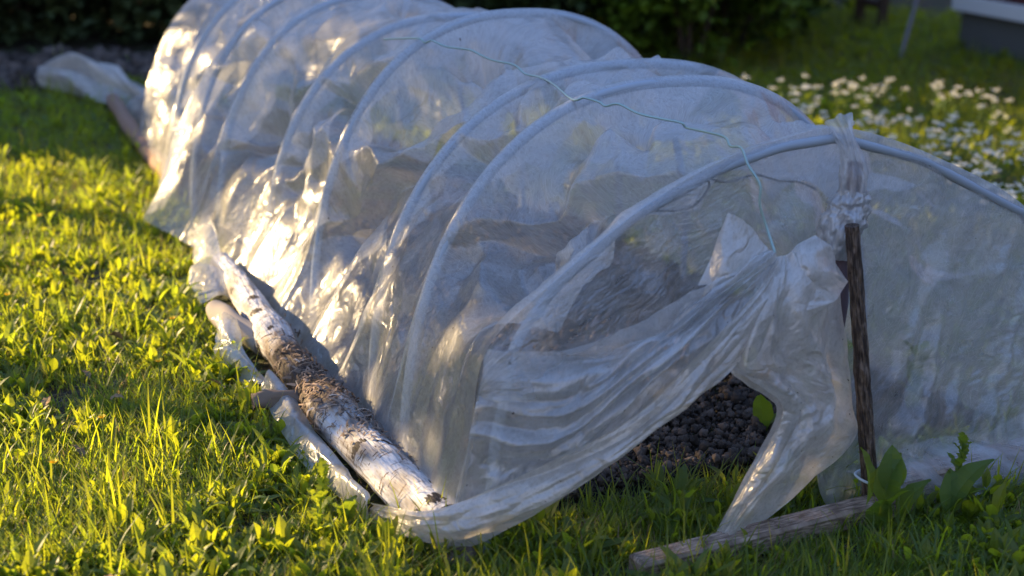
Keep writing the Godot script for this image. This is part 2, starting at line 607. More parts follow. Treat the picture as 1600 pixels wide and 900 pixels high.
func _ready() -> void:
	rng.seed = 4711
	# ---------------------------------------------------------------- camera, sky, sun, exposure
	var cam := Camera3D.new()
	cam.name = "camera"
	cam.fov = 22.14
	cam.near = 0.05
	cam.far = 500.0
	cam.transform = Transform3D(Basis(Vector3(0.89413387, 0.03823752, 0.44616422), Vector3(0.10469498, 0.95088338, -0.29130698), Vector3(-0.435389, 0.3071786, 0.84621376)).orthonormalized(), eye)
	var at := CameraAttributesPhysical.new()
	at.frustum_focal_length = 61.34
	at.frustum_focus_distance = 3.3
	at.exposure_aperture = 2.6
	cam.attributes = at
	add_child(cam)
	cam.fov = 22.14
	cam.current = true
	var env := Environment.new()
	env.background_mode = Environment.BG_SKY
	var sm := ProceduralSkyMaterial.new()
	sm.sky_top_color = Color(0.44, 0.56, 0.78)
	sm.sky_horizon_color = Color(0.86, 0.85, 0.85)
	sm.sky_curve = 0.16
	sm.ground_bottom_color = Color(0.10, 0.12, 0.06)
	sm.ground_horizon_color = Color(0.25, 0.27, 0.2)
	sm.sun_angle_max = 50.0
	sm.sun_curve = 0.15
	var sky := Sky.new()
	sky.sky_material = sm
	env.sky = sky
	env.background_energy_multiplier = 0.65
	env.tonemap_mode = Environment.TONE_MAPPER_LINEAR
	env.tonemap_exposure = 3.3
	env.sdfgi_enabled = true
	env.ssao_enabled = true
	env.ssil_enabled = true
	var we := WorldEnvironment.new()
	we.name = "environment"
	we.environment = env
	add_child(we)
	var sun := DirectionalLight3D.new()
	sun.name = "sun"
	sun.light_energy = 1.6
	sun.light_color = Color(1.0, 0.86, 0.64)
	sun.light_angular_distance = 0.5
	sun.shadow_enabled = true
	var to_sun := Vector3(-0.66, 0.0, -0.751) * cos(deg_to_rad(16.0)) + Vector3.UP * sin(deg_to_rad(16.0))
	sun.look_at_from_position(to_sun, Vector3.ZERO, Vector3.UP)
	add_child(sun)

	# ---------------------------------------------------------------- ground
	build_ground()
	build_background()
	# ---------------------------------------------------------------- tunnel
	build_tunnel()
	build_log()
	build_front()
	build_plants()
	build_grass()
	build_litter()

func build_ground() -> void:
	var gm := StandardMaterial3D.new()
	var g := Image.create(512, 512, false, Image.FORMAT_RGB8)
	var n1 := noise(61, 0.012, 4).get_seamless_image(512, 512).get_data()
	var n2 := noise(62, 0.09, 3).get_seamless_image(512, 512).get_data()
	for y in 512:
		for x in 512:
			var t := clampf((n1[y * 512 + x] - 90) / 90.0, 0, 1)
			var f := n2[y * 512 + x] / 255.0
			g.set_pixel(x, y, Color(0.24, 0.20, 0.15).lerp(Color(0.21, 0.25, 0.10), t) * (0.6 + 0.7 * f))
	gm.albedo_texture = tex(g)
	gm.roughness = 0.95
	gm.uv1_scale = Vector3(0.7, 0.7, 0.7)
	gm.heightmap_enabled = true
	gm.heightmap_texture = bump_tex(63, 512, 0.06, 4, false)
	gm.heightmap_scale = 2.0
	var gx := PackedFloat32Array()
	for i in 121: gx.append(signf(i - 60) * (absf(i - 60) * 0.05 + pow(absf(i - 60) / 60.0, 5.0) * 120.0))
	var bmp := noise(64, 1.4, 3)
	var p := PackedVector3Array()
	for r in 121:
		for c in 121:
			var x := gx[c] + 0.3
			var z := gx[r] - 2.5
			p.append(Vector3(x, -0.012 + 0.012 * bmp.get_noise_2d(x, z), z))
	tag(put("ground", grid_mesh(p, 121, 121), gm), "", "", "", "structure")

	# dark clods of the dug bed inside the tunnel and of the strip of soil behind it
	var st := SurfaceTool.new()
	var lump := SphereMesh.new()
	lump.radial_segments = 10
	lump.rings = 6
	lump.radius = 1.0
	lump.height = 2.0
	var variants := []
	for k in 4:
		var n := noise(70 + k, 0.9, 3)
		st.create_from(lump, 0)
		var md := MeshDataTool.new()
		md.create_from_surface(st.commit(), 0)
		for i in md.get_vertex_count():
			var v := md.get_vertex(i)
			md.set_vertex(i, v * (0.75 + 0.75 * n.get_noise_3dv(v * 1.8)))
		var am := ArrayMesh.new()
		md.commit_to_surface(am)
		st.clear()
		st.create_from(am, 0)
		st.generate_normals()
		variants.append(st.commit())
	var soil := vmat(0.95)
	for set_ in 2:
		for k in 4:
			var xs := []
			var cs := []
			for i in (8000 if set_ == 0 else 1300):
				var q := Vector3(rng.randf_range(-0.62, 0.66), 0.0, -0.15 - pow(rng.randf(), 1.5) * 2.2) if set_ == 0 else Vector3(rng.randf_range(-1.8, 0.6), 0.0, rng.randf_range(-6.1, -5.25))
				var s := rng.randf_range(0.003, 0.011) if set_ == 0 else rng.randf_range(0.012, 0.04)
				s *= 0.4 + 1.5 * pow(rng.randf(), 4.0)
				q.y = s * rng.randf_range(0.0, 0.7) + (0.03 * rng.randf() if set_ == 0 else 0.0)
				xs.append(Transform3D(Basis.from_euler(Vector3(rng.randf() * TAU, rng.randf() * TAU, 0)).scaled(Vector3.ONE * s), q))
				var v := rng.randf_range(0.5, 1.7)
				cs.append(Color(0.080 * v, 0.064 * v, 0.053 * v))
			var o := scatter("soil_clods" if set_ == 0 else "dug_soil", variants[k], soil, xs, cs)
			tag(o, "dark crumbly soil clods inside the film tunnel" if set_ == 0 else "strip of dug brown soil in front of the dark hedge", "soil")

func bush(at: Vector3, size: Vector3, n: int, ll: float, c: Color, label: String, group := "", cat := "bush", called := "bush", s := 1) -> void:
	var t := thing(called, label, cat, at, group)
	var r := RandomNumberGenerator.new()
	r.seed = 900 + s
	var st := SurfaceTool.new()
	st.begin(Mesh.PRIMITIVE_TRIANGLES)
	leaf(st, Transform3D(), 1.0, 0.34, 0.7, Color(1, 1, 1), 3)
	var lm := st.commit()
	var xs := []
	var cs := []
	var dn := noise(s, 1.6, 2)
	while xs.size() < n:
		var v := Vector3(r.randfn(), r.randfn(), r.randfn()).normalized() * pow(r.randf(), 0.4)
		var q := Vector3(v.x * size.x, size.y * (0.5 + 0.5 * v.y), v.z * size.z)
		if called == "hedge_shrub":
			var hy := r.randf()
			q = Vector3(v.x * size.x, size.y * hy, v.z * size.z) * Vector3(1.0 - 0.4 * hy * hy, 1, 1.0 - 0.4 * hy * hy)
		if dn.get_noise_3dv(q + at) < (-0.12 if called == "bush" else -0.4): continue
		xs.append(Transform3D(Basis.from_euler(Vector3(r.randf_range(-0.9, 0.7), r.randf() * TAU, r.randfn() * 0.4)).scaled(Vector3.ONE * ll * r.randf_range(0.6, 1.3)), q))
		var k := r.randf_range(0.6, 1.4)
		cs.append(Color(c.r * k, c.g * k, c.b * k))
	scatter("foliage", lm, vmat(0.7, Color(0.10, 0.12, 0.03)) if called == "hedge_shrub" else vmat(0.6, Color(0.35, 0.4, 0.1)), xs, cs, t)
	var bark := mat(Color(0.07, 0.05, 0.035), 0.9)
	for i in 5:
		var a := r.randf() * TAU
		var e := Vector3(cos(a) * size.x * 0.5, size.y * 0.75, sin(a) * size.z * 0.5)
		put("stem", tube(PackedVector3Array([Vector3(cos(a), 0, sin(a)) * 0.05, e * 0.5 + Vector3(0, 0.08, 0), e]), 6, 6, func(tt: float, _a: float) -> float: return 0.018 * (1.15 - tt)), bark, t)

func build_background() -> void:
	# hedge beyond the dug soil, then the bushes behind the tunnel
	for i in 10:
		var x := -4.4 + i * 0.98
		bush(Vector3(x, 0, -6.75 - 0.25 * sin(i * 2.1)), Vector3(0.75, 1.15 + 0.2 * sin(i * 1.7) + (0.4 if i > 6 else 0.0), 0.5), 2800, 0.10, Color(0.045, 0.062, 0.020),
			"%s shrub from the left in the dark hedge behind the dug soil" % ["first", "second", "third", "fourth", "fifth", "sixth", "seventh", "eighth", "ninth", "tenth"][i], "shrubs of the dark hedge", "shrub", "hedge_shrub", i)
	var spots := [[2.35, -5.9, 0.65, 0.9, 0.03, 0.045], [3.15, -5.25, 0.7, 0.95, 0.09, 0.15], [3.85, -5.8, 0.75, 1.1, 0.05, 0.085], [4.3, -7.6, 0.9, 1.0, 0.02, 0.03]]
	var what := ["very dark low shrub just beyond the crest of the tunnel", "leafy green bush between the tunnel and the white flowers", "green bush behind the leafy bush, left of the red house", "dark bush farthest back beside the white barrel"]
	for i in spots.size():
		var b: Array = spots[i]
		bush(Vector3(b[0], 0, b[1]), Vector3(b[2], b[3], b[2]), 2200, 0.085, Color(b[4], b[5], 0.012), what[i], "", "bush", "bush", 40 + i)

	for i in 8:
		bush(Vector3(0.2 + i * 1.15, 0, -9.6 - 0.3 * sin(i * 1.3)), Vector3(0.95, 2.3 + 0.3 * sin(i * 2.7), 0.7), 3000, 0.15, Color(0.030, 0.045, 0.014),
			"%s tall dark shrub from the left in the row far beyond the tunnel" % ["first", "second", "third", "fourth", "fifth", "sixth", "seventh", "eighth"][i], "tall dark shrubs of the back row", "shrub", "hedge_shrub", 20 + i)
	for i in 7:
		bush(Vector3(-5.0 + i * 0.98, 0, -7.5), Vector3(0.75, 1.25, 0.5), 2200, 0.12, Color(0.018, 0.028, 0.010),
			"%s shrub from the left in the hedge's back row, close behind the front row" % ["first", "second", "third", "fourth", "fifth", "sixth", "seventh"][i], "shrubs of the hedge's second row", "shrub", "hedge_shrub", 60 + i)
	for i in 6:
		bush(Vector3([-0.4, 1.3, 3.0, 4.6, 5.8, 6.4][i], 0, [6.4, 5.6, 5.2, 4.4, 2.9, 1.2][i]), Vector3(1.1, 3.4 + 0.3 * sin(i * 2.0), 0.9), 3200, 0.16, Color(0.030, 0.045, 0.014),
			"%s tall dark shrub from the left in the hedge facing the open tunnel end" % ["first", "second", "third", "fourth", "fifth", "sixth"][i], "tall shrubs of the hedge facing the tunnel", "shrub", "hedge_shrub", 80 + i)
	# trees out of frame behind left: they dapple the evening light on the grass and the film
	var trees := [[-6.5, -5.0, 1.4], [-5.7, -6.1, 1.3], [-4.6, -6.8, 1.3], [-3.6, -7.8, 1.3], [3.9, -8.3, 1.6], [6.0, -7.8, 1.6], [5.4, -9.9, 1.6]]
	var ring := RandomNumberGenerator.new()
	ring.seed = 90210
	for i in trees.size():
		var b: Array = trees[i]
		var t := thing("apple_tree", ["apple tree standing farthest left of the film tunnel", "second apple tree from the left, beyond the sunlit grass", "third apple tree from the left, close to the hedge's left end", "apple tree nearest the hedge's left part", "apple tree over the dark grass behind the green bushes", "apple tree overhanging the grass beside the red house", "apple tree farthest back, behind the house and the barrel"][i], "tree", Vector3(b[0], 0, b[1]))
		var bark := mat(Color(0.10, 0.075, 0.055), 0.9)
		put("trunk", tube(PackedVector3Array([Vector3.ZERO, Vector3(0.05, 1.0, 0.02), Vector3(-0.03, 2.2, 0.05), Vector3(0.1, 4.0, 0)]), 14, 9, func(tt: float, a: float) -> float: return 0.10 * (1.15 - tt) * (1.0 + 0.1 * sin(a * 3.0))), bark, t)
		var st := SurfaceTool.new()
		st.begin(Mesh.PRIMITIVE_TRIANGLES)
		leaf(st, Transform3D(), 0.10, 0.034, 0.6, Color(1, 1, 1), 3)
		var lm := st.commit()
		var xs := []
		var cs := []
		for k in 26:
			var a := ring.randf() * TAU
			var e := Vector3(cos(a), 0, sin(a)) * ring.randf_range(0.5, b[2]) + Vector3(0, 2.4 + 2.8 * ring.randf(), 0)
			var s0 := Vector3(0.02, e.y * 0.72, 0.02)
			put("limb", tube(PackedVector3Array([s0, s0.lerp(e, 0.5) + Vector3(0, 0.1, 0), e]), 7, 6, func(tt: float, _a: float) -> float: return 0.03 * (1.1 - tt)), bark, t)
			for j in 310:
				var q := s0.lerp(e, ring.randf_range(0.5, 1.1)) + Vector3(ring.randfn(), ring.randfn() * 0.6, ring.randfn()) * 0.24
				if q.y < 1.98 + 0.14 * ring.randf(): continue
				xs.append(Transform3D(Basis.from_euler(Vector3(ring.randf_range(-1, 0.6), ring.randf() * TAU, 0)), q))
				var v := ring.randf_range(0.7, 1.3)
				cs.append(Color(0.05 * v, 0.09 * v, 0.02 * v))
		scatter("crown", lm, vmat(0.6, Color(0.8, 0.9, 0.3)), xs, cs, t)

	# house with a dark red board wall at the right
	var h := thing("house", "dark red boarded house wall at the upper right", "house", Vector3(5.25, 0, -5.24))
	var red := mat(Color(0.075, 0.022, 0.018), 0.75)
	var white := mat(Color(0.62, 0.62, 0.60), 0.6)
	put("foundation", box_mesh(Vector3(0.3, 0.26, 5.0), Transform3D(Basis(), Vector3(0.2, 0.12, 2.5))), mat(Color(0.10, 0.10, 0.09), 0.9), h)
	put("base_board", box_mesh(Vector3(0.05, 0.10, 5.1), Transform3D(Basis(), Vector3(0.02, 0.31, 2.5))), white, h)
	for i in 36:
		put("wall_board", box_mesh(Vector3(0.03, 2.4, 0.135), Transform3D(Basis(), Vector3(0.085 + 0.004 * (i % 2), 1.56, 0.07 + i * 0.139)), 0.006), red, h)
	put("corner_board", box_mesh(Vector3(0.09, 2.4, 0.09), Transform3D(Basis(), Vector3(0.07, 1.56, -0.048))), white, h)
	put("end_wall", box_mesh(Vector3(3.0, 2.66, 0.06), Transform3D(Basis(), Vector3(1.62, 1.43, -0.035))), red, h)

	# bench, pale pole and barrel by the house
	var bench := thing("garden_bench", "old brown wooden bench in the shade left of the house", "bench", Vector3(5.0, 0, -6.35))
	var bw := mat(Color(0.10, 0.065, 0.045), 0.85)
	for i in 3: put("seat_plank", box_mesh(Vector3(1.1, 0.03, 0.11), Transform3D(Basis(), Vector3(0, 0.42, -0.13 + i * 0.13))), bw, bench)
	for s in [-1, 1]:
		for d in [-1, 1]:
			put("leg", box_mesh(Vector3(0.06, 0.405, 0.06), Transform3D(Basis(), Vector3(s * 0.46, 0.2025, d * 0.13))), bw, bench)
		put("rail", box_mesh(Vector3(0.04, 0.05, 0.198), Transform3D(Basis(), Vector3(s * 0.46, 0.16, 0))), bw, bench)
	var pole := put("pale_pole", tube(PackedVector3Array([Vector3(4.55, 0, -4.95), Vector3(4.72, 0.35, -5.05), Vector3(4.9, 0.75, -5.15)]), 8, 8, func(_t: float, _a: float) -> float: return 0.014), mat(Color(0.16, 0.16, 0.17), 0.6))
	tag(pole, "thin pale grey pole leaning in front of the bench", "pole")
	var barrel := thing("barrel", "pale bluish white barrel in the shade left of the bench", "barrel", Vector3(5.1, 0, -7.1))
	var pr := PackedVector3Array([Vector3(0, 0.0, 0), Vector3(0, 0.3, 0), Vector3(0, 0.55, 0), Vector3(0, 0.8, 0)])
	put("shell", tube(pr, 24, 24, func(t: float, _a: float) -> float: return 0.2 + 0.025 * sin(PI * t) + (0.008 if int(t * 23) % 8 == 4 else 0.0)), mat(Color(0.45, 0.52, 0.56), 0.5), barrel)
	put("rim", tube(PackedVector3Array([Vector3(0, 0.8, 0), Vector3(0, 0.83, 0)]), 4, 24, func(_t: float, _a: float) -> float: return 0.212), mat(Color(0.4, 0.45, 0.5), 0.5), barrel)

func build_tunnel() -> void:
	var crumple := crumple_tex()
	var film := film_mat(film_tex(0.51, 0.08, 91, 5200), 0.9, crumple, 0.4, 1.5)
	var gable := film_mat(film_tex(0.40, 0.12, 95, 4200), 0.9, crumple, 0.7, 1.5)
	var thick := film_mat(film_tex(0.82, 0.2, 99, 1200), 0.9, crumple, 0.8, 1.8)
	thick.albedo_color = Color(0.95, 0.93, 0.90)
	thick.roughness = 0.34
	thick.metallic = 0.25
	var double := film_mat(film_tex(0.64, 0.14, 103, 2400), 0.9, crumple, 0.8, 1.6)
	double.roughness = 0.3
	double.metallic = 0.3
	# hoops
	var pvc := mat(Color(0.34, 0.39, 0.44), 0.45)
	var where := ["front", "second", "third", "fourth", "fifth", "sixth", "seventh", "eighth", "last"]
	for i in HOOPS.size():
		var c := hoop_curve(HOOPS[i], 80)
		if i == 0: c = PackedVector3Array([Vector3(-0.765, 0, 0), Vector3(-0.75, 0.25, 0), Vector3(-0.715, 0.447, 0), Vector3(-0.636, 0.547, 0), Vector3(-0.465, 0.674, 0), Vector3(-0.268, 0.757, 0), Vector3(-0.131, 0.79, 0), Vector3(0.013, 0.80, 0), Vector3(0.246, 0.738, 0), Vector3(0.57, 0.59, 0), Vector3(0.70, 0.42, 0), Vector3(0.755, 0.2, 0), Vector3(0.77, 0, 0)])
		var t := tube(even(c, 60), 90, 10, func(_t: float, _a: float) -> float: return 0.0110)
		tag(put("tunnel_hoop", t, pvc), "white plastic pipe hoop, %s of the tunnel counted from the open front" % where[i], "hoop", "hoops carrying the film tunnel")
	# the film
	var cover := thing("film_cover", "translucent crumpled plastic film draped over the row of hoops", "plastic film", Vector3.ZERO)
	put("main_sheet", cover_mesh(), film, cover)
	# gable sheet hung from the front hoop
	var top := even(spline(FRONT, 300), 130)
	var swag_top := Curve.new()
	for q in [[0.0, 0.36], [0.26, 0.36], [0.51, 0.40], [0.71, 0.47], [0.9, 0.53], [1.0, 0.56]]: swag_top.add_point(Vector2(q[0], q[1]))
	var rows := []
	for r in 24:
		var row := PackedVector3Array()
		for c in 130:
			var a := top[c]
			var low := 0.0
			if a.x < -0.22: low = swag_top.sample_baked(clampf((a.x + 0.79) / 0.57, 0, 1))
			elif a.x < -0.08: low = lerpf(0.60, 0.30, (a.x + 0.22) / 0.14)
			elif a.x < 0.0: low = lerpf(0.30, 0.0, (a.x + 0.08) / 0.08)
			low = minf(low, a.y)
			var t := r / 23.0
			var y := lerpf(a.y, low, t)
			row.append(Vector3(a.x * lerpf(1.0, 0.99, t), y, a.z + 0.002 + (0.10 if a.x > -0.1 else 0.09) * pow(1.0 - y / 0.85, 1.2) * clampf(t * 3.0, 0, 1) * clampf((a.y - y) * 7.0, 0, 1)))
		rows.append(row)
	var gn := noise(101, 1.0, 3)
	put("end_sheet", sheet(rows, 120, 390, func(u: float, v: float, p: Vector3) -> float:
		var e := clampf(v * 5.0, 0, 1) * clampf((p.x + 0.80) * 8.0, 0, 1)
		var w := gn.get_noise_2d(p.x * 2.0, p.y * 2.0) * 0.25
		var fan := p.x - (p.x - 0.02) * maxf(p.y - 0.1, 0.0) * 0.8
		return e * (0.030 * facet((fan + w) * 7.0, (p.y + w) * 2.0 + p.x, 61) + 0.022 * facet((fan + w * 0.5) * 17.0, (p.y - w) * 2.1, 62) + 0.009 * facet((fan - w * 0.3) * 36.0 + p.y * 3.0, p.y * 5.0 - p.x * 5.0, 63) + 0.02 * gn.get_noise_2d(p.x * 2.5, p.y * 1.6 + 7.0))), gable, cover)

	# swag: film gathered from the left corner up to the wire
	var fold := noise(111, 1.0, 3)
	var swag := func(k: float, amp: float, seed_: float) -> Variant:
		return func(u: float, v: float, p: Vector3) -> float:
			var w := fold.get_noise_2d(u * 2.2 + seed_, v * 1.4)
			var open_ := (0.3 + 0.9 * sin(PI * clampf(u, 0.06, 1.0))) * (1.0 - 0.7 * v * v * v)
			return (facet(v * k + 0.8 * w, u * 2.1 + seed_, int(seed_)) * amp + facet(v * k * 2.6 + w, u * 4.6 + v, int(seed_) + 1) * amp * 0.6 + facet(v * k * 6.0 + u * 1.5, u * 6.0 + v * 2.0, int(seed_) + 3) * amp * 0.07) * open_ + facet(u * 17.0 + v * 6.0, v * 9.0 - u * 5.0 + w, int(seed_) + 2) * 0.006
	put("gathered_swag", sheet([
		[Vector3(-0.790, 0.453, 0.03), Vector3(-0.643, 0.439, 0.060), Vector3(-0.500, 0.490, 0.100), Vector3(-0.387, 0.552, 0.120), Vector3(-0.279, 0.589, 0.130), Vector3(-0.219, 0.603, 0.130)],
		[Vector3(-0.803, 0.352, 0.020), Vector3(-0.668, 0.346, 0.090), Vector3(-0.534, 0.437, 0.140), Vector3(-0.404, 0.521, 0.150), Vector3(-0.289, 0.582, 0.150), Vector3(-0.224, 0.603, 0.140)],
		[Vector3(-0.816, 0.244, 0.010), Vector3(-0.691, 0.257, 0.090), Vector3(-0.549, 0.364, 0.150), Vector3(-0.410, 0.479, 0.165), Vector3(-0.292, 0.563, 0.165), Vector3(-0.224, 0.600, 0.145)],
		[Vector3(-0.832, 0.06, -0.030), Vector3(-0.745, 0.105, 0.030), Vector3(-0.560, 0.240, 0.125), Vector3(-0.404, 0.385, 0.160), Vector3(-0.279, 0.523, 0.165), Vector3(-0.221, 0.591, 0.145)]],
		90, 160, swag.call(5.2, 0.046, 2.0)), double, cover)
	put("hem_band", sheet([
		[Vector3(-0.914, 0.03, -0.245), Vector3(-0.908, 0.101, -0.050), Vector3(-0.864, 0.125, 0.010), Vector3(-0.784, 0.167, 0.050), Vector3(-0.667, 0.236, 0.100), Vector3(-0.532, 0.322, 0.150), Vector3(-0.424, 0.436, 0.180), Vector3(-0.294, 0.552, 0.178), Vector3(-0.228, 0.601, 0.150)],
		[Vector3(-0.916, 0.018, -0.235), Vector3(-0.912, 0.082, -0.040), Vector3(-0.861, 0.103, 0.020), Vector3(-0.777, 0.139, 0.065), Vector3(-0.656, 0.217, 0.120), Vector3(-0.520, 0.308, 0.168), Vector3(-0.411, 0.419, 0.192), Vector3(-0.287, 0.538, 0.187), Vector3(-0.228, 0.598, 0.155)],
		[Vector3(-0.914, 0.01, -0.220), Vector3(-0.909, 0.051, -0.045), Vector3(-0.856, 0.067, 0.015), Vector3(-0.760, 0.111, 0.075), Vector3(-0.633, 0.197, 0.130), Vector3(-0.491, 0.313, 0.177), Vector3(-0.391, 0.401, 0.196), Vector3(-0.275, 0.512, 0.191), Vector3(-0.226, 0.593, 0.156)],
		[Vector3(-0.910, 0.003, -0.190), Vector3(-0.887, 0.008, -0.080), Vector3(-0.843, 0.012, -0.020), Vector3(-0.737, 0.080, 0.060), Vector3(-0.593, 0.197, 0.122), Vector3(-0.448, 0.326, 0.172), Vector3(-0.363, 0.392, 0.190), Vector3(-0.255, 0.489, 0.186), Vector3(-0.223, 0.587, 0.156)]],
		60, 220, swag.call(2.8, 0.013, 5.0)), thick, cover)
	put("hanging_tail", sheet([
		[Vector3(-0.227, 0.607, 0.135), Vector3(-0.204, 0.609, 0.140), Vector3(-0.177, 0.614, 0.140), Vector3(-0.149, 0.625, 0.140)],
		[Vector3(-0.294, 0.537, 0.180), Vector3(-0.246, 0.548, 0.200), Vector3(-0.153, 0.551, 0.170), Vector3(-0.045, 0.556, 0.115)],
		[Vector3(-0.344, 0.414, 0.185), Vector3(-0.265, 0.429, 0.220), Vector3(-0.136, 0.438, 0.180), Vector3(-0.012, 0.468, 0.105)],
		[Vector3(-0.289, 0.356, 0.180), Vector3(-0.225, 0.370, 0.220), Vector3(-0.102, 0.359, 0.180), Vector3(0.017, 0.350, 0.105)],
		[Vector3(-0.210, 0.294, 0.170), Vector3(-0.174, 0.308, 0.220), Vector3(-0.071, 0.289, 0.180), Vector3(0.040, 0.246, 0.105)],
		[Vector3(-0.247, 0.200, 0.170), Vector3(-0.210, 0.222, 0.215), Vector3(-0.110, 0.209, 0.190), Vector3(0.055, 0.165, 0.110)],
		[Vector3(-0.296, 0.103, 0.165), Vector3(-0.276, 0.125, 0.200), Vector3(-0.225, 0.139, 0.200), Vector3(-0.072, 0.114, 0.150)],
		[Vector3(-0.338, 0.002, 0.160), Vector3(-0.321, 0.008, 0.170), Vector3(-0.298, 0.023, 0.180), Vector3(-0.221, 0.027, 0.160)]],
		170, 100, func(u: float, v: float, p: Vector3) -> float:
			var w := fold.get_noise_2d(v * 2.0, u * 1.5 + 20.0)
			return (facet(u * 4.2 + 0.9 * w + v, v * 2.6, 71) * 0.019 + facet(u * 9.0 + w * 0.5 + v * 1.2, v * 1.7 + u, 72) * 0.017 + facet(u * 14.0 - v * 6.0, v * 9.0 + u * 4.0, 74) * 0.006) * (1.0 - 0.8 * smoothstep(0.7, 1.0, u)) * (0.3 + 0.9 * sin(PI * clampf(v, 0.08, 0.95))) + facet(u * 15.0 + v * 9.0, v * 21.0 - u * 5.0, 73) * 0.004), thick, cover)
	put("pulled_up_ear", sheet([
		[Vector3(-0.368, 0.549, 0.100), Vector3(-0.335, 0.605, 0.090), Vector3(-0.302, 0.685, 0.080)], [Vector3(-0.351, 0.567, 0.130), Vector3(-0.320, 0.619, 0.120), Vector3(-0.290, 0.682, 0.090)],
		[Vector3(-0.300, 0.584, 0.140), Vector3(-0.268, 0.627, 0.120), Vector3(-0.255, 0.663, 0.090)], [Vector3(-0.229, 0.605, 0.135), Vector3(-0.228, 0.620, 0.110), Vector3(-0.227, 0.632, 0.090)]],
		40, 40, func(u: float, v: float, p: Vector3) -> float: return 0.010 * facet(v * 4.0 + u * 2.0, u * 1.5, 81)), thick, cover)
	put("pulled_up_ear", sheet([
		[Vector3(-0.196, 0.603, 0.140), Vector3(-0.167, 0.620, 0.130), Vector3(-0.116, 0.636, 0.120)], [Vector3(-0.221, 0.558, 0.170), Vector3(-0.168, 0.599, 0.170), Vector3(-0.105, 0.627, 0.130)],
		[Vector3(-0.216, 0.521, 0.200), Vector3(-0.139, 0.562, 0.190), Vector3(-0.072, 0.593, 0.140)], [Vector3(-0.186, 0.495, 0.210), Vector3(-0.115, 0.523, 0.200), Vector3(-0.044, 0.540, 0.150)]],
		50, 50, func(u: float, v: float, p: Vector3) -> float: return 0.012 * facet(v * 4.0 - u * 2.0, u * 2.0, 82)), thick, cover)
	# skirt lying outside the log
	var sk := func(called: String, a: Array, b: Array, amp: float) -> void:
		var mid := []
		for i in a.size(): mid.append((a[i] as Vector3).lerp(b[i], 0.5) + Vector3(0, 0.02, 0))
		put(called, sheet([a, mid, b], 30, 90, func(u: float, v: float, p: Vector3) -> float: return amp * facet(u * 6.0 + v, v * 2.0 + p.z * 3.0, 83)), double, cover)
	sk.call("skirt", [Vector3(-0.89, 0.06, -0.95), Vector3(-0.91, 0.05, -0.60), Vector3(-0.915, 0.045, -0.38), Vector3(-0.915, 0.04, -0.24)], [Vector3(-0.945, 0.045, -0.92), Vector3(-0.975, 0.025, -0.58), Vector3(-0.965, 0.02, -0.36), Vector3(-0.94, 0.012, -0.20)], 0.012)
	sk.call("skirt", [Vector3(-0.88, 0.07, -1.42), Vector3(-0.905, 0.06, -1.22), Vector3(-0.905, 0.05, -1.05), Vector3(-0.905, 0.03, -0.93)], [Vector3(-0.92, 0.06, -1.38), Vector3(-0.965, 0.06, -1.25), Vector3(-0.985, 0.03, -1.10), Vector3(-0.96, 0.02, -0.95)], 0.03)
	sk.call("skirt", [Vector3(-0.69, 0.10, -2.30), Vector3(-0.73, 0.13, -2.08), Vector3(-0.77, 0.09, -1.85), Vector3(-0.80, 0.06, -1.62)], [Vector3(-0.73, 0.05, -2.26), Vector3(-0.80, 0.05, -2.08), Vector3(-0.86, 0.03, -1.86), Vector3(-0.89, 0.02, -1.60)], 0.04)
	# loose end of the film heaped on the ground behind
	var heap := []
	for r in 7:
		var row := PackedVector3Array()
		for c in 7:
			var u := c / 6.0
			var v := r / 6.0
			row.append(Vector3(lerpf(-0.28, -0.72, u), 0.02 + 0.15 * sin(PI * v) * sin(PI * u * 0.85), lerpf(-4.45, -5.25, u) + lerpf(0.25, -0.28, v) * (1.0 - 0.75 * u * u)))
		heap.append(row)
	put("loose_end", sheet(heap, 60, 60, func(u: float, v: float, p: Vector3) -> float: return 0.06 * facet(u * 5.0, v * 5.0, 90)), thick, cover)

	# wire along the crest
	var wm := mat(Color(0.30, 0.42, 0.38), 0.35, 0.6)
	wm.metallic = 0.4
	var w := PackedVector3Array([Vector3(-0.350, 0.768, -1.600), Vector3(-0.340, 0.782, -1.390), Vector3(-0.330, 0.774, -1.350), Vector3(-0.323, 0.759, -1.321), Vector3(-0.318, 0.743, -1.298), Vector3(-0.308, 0.731, -1.255), Vector3(-0.287, 0.741, -1.146), Vector3(-0.277, 0.734, -1.098), Vector3(-0.269, 0.741, -1.046), Vector3(-0.256, 0.741, -0.960), Vector3(-0.248, 0.742, -0.897), Vector3(-0.252, 0.733, -0.826), Vector3(-0.295, 0.759, -0.674), Vector3(-0.361, 0.804, -0.460), Vector3(-0.347, 0.806, -0.421), Vector3(-0.336, 0.802, -0.387), Vector3(-0.329, 0.790, -0.367), Vector3(-0.318, 0.789, -0.331), Vector3(-0.300, 0.803, -0.268), Vector3(-0.286, 0.806, -0.215), Vector3(-0.271, 0.800, -0.154), Vector3(-0.266, 0.791, -0.140), Vector3(-0.256, 0.789, -0.089), Vector3(-0.246, 0.787, -0.043), Vector3(-0.241, 0.792, -0.013), Vector3(-0.243, 0.785, 0.024), Vector3(-0.242, 0.764, 0.052), Vector3(-0.238, 0.733, 0.077), Vector3(-0.234, 0.688, 0.095), Vector3(-0.230, 0.648, 0.114), Vector3(-0.226, 0.609, 0.140)])
	for i in w.size():
		if w[i].z < -0.02:                              # it rests on the film
			var h := hoop_at(w[i].z)
			w[i].y = maxf(w[i].y, h[3] * pow(1.0 - pow(absf((w[i].x - h[1]) / h[2]), 2.353), 0.425) + 0.012)
		w[i] += Vector3(0.004 * sin(i * 3.1), 0.009 + 0.005 * sin(i * 2.3), 0.006 * sin(i * 1.7))
	tag(put("wire", tube(w, 240, 7, func(_t: float, _a: float) -> float: return 0.0028), wm), "kinked pale green wire along the tunnel crest holding up the gathered film", "wire")
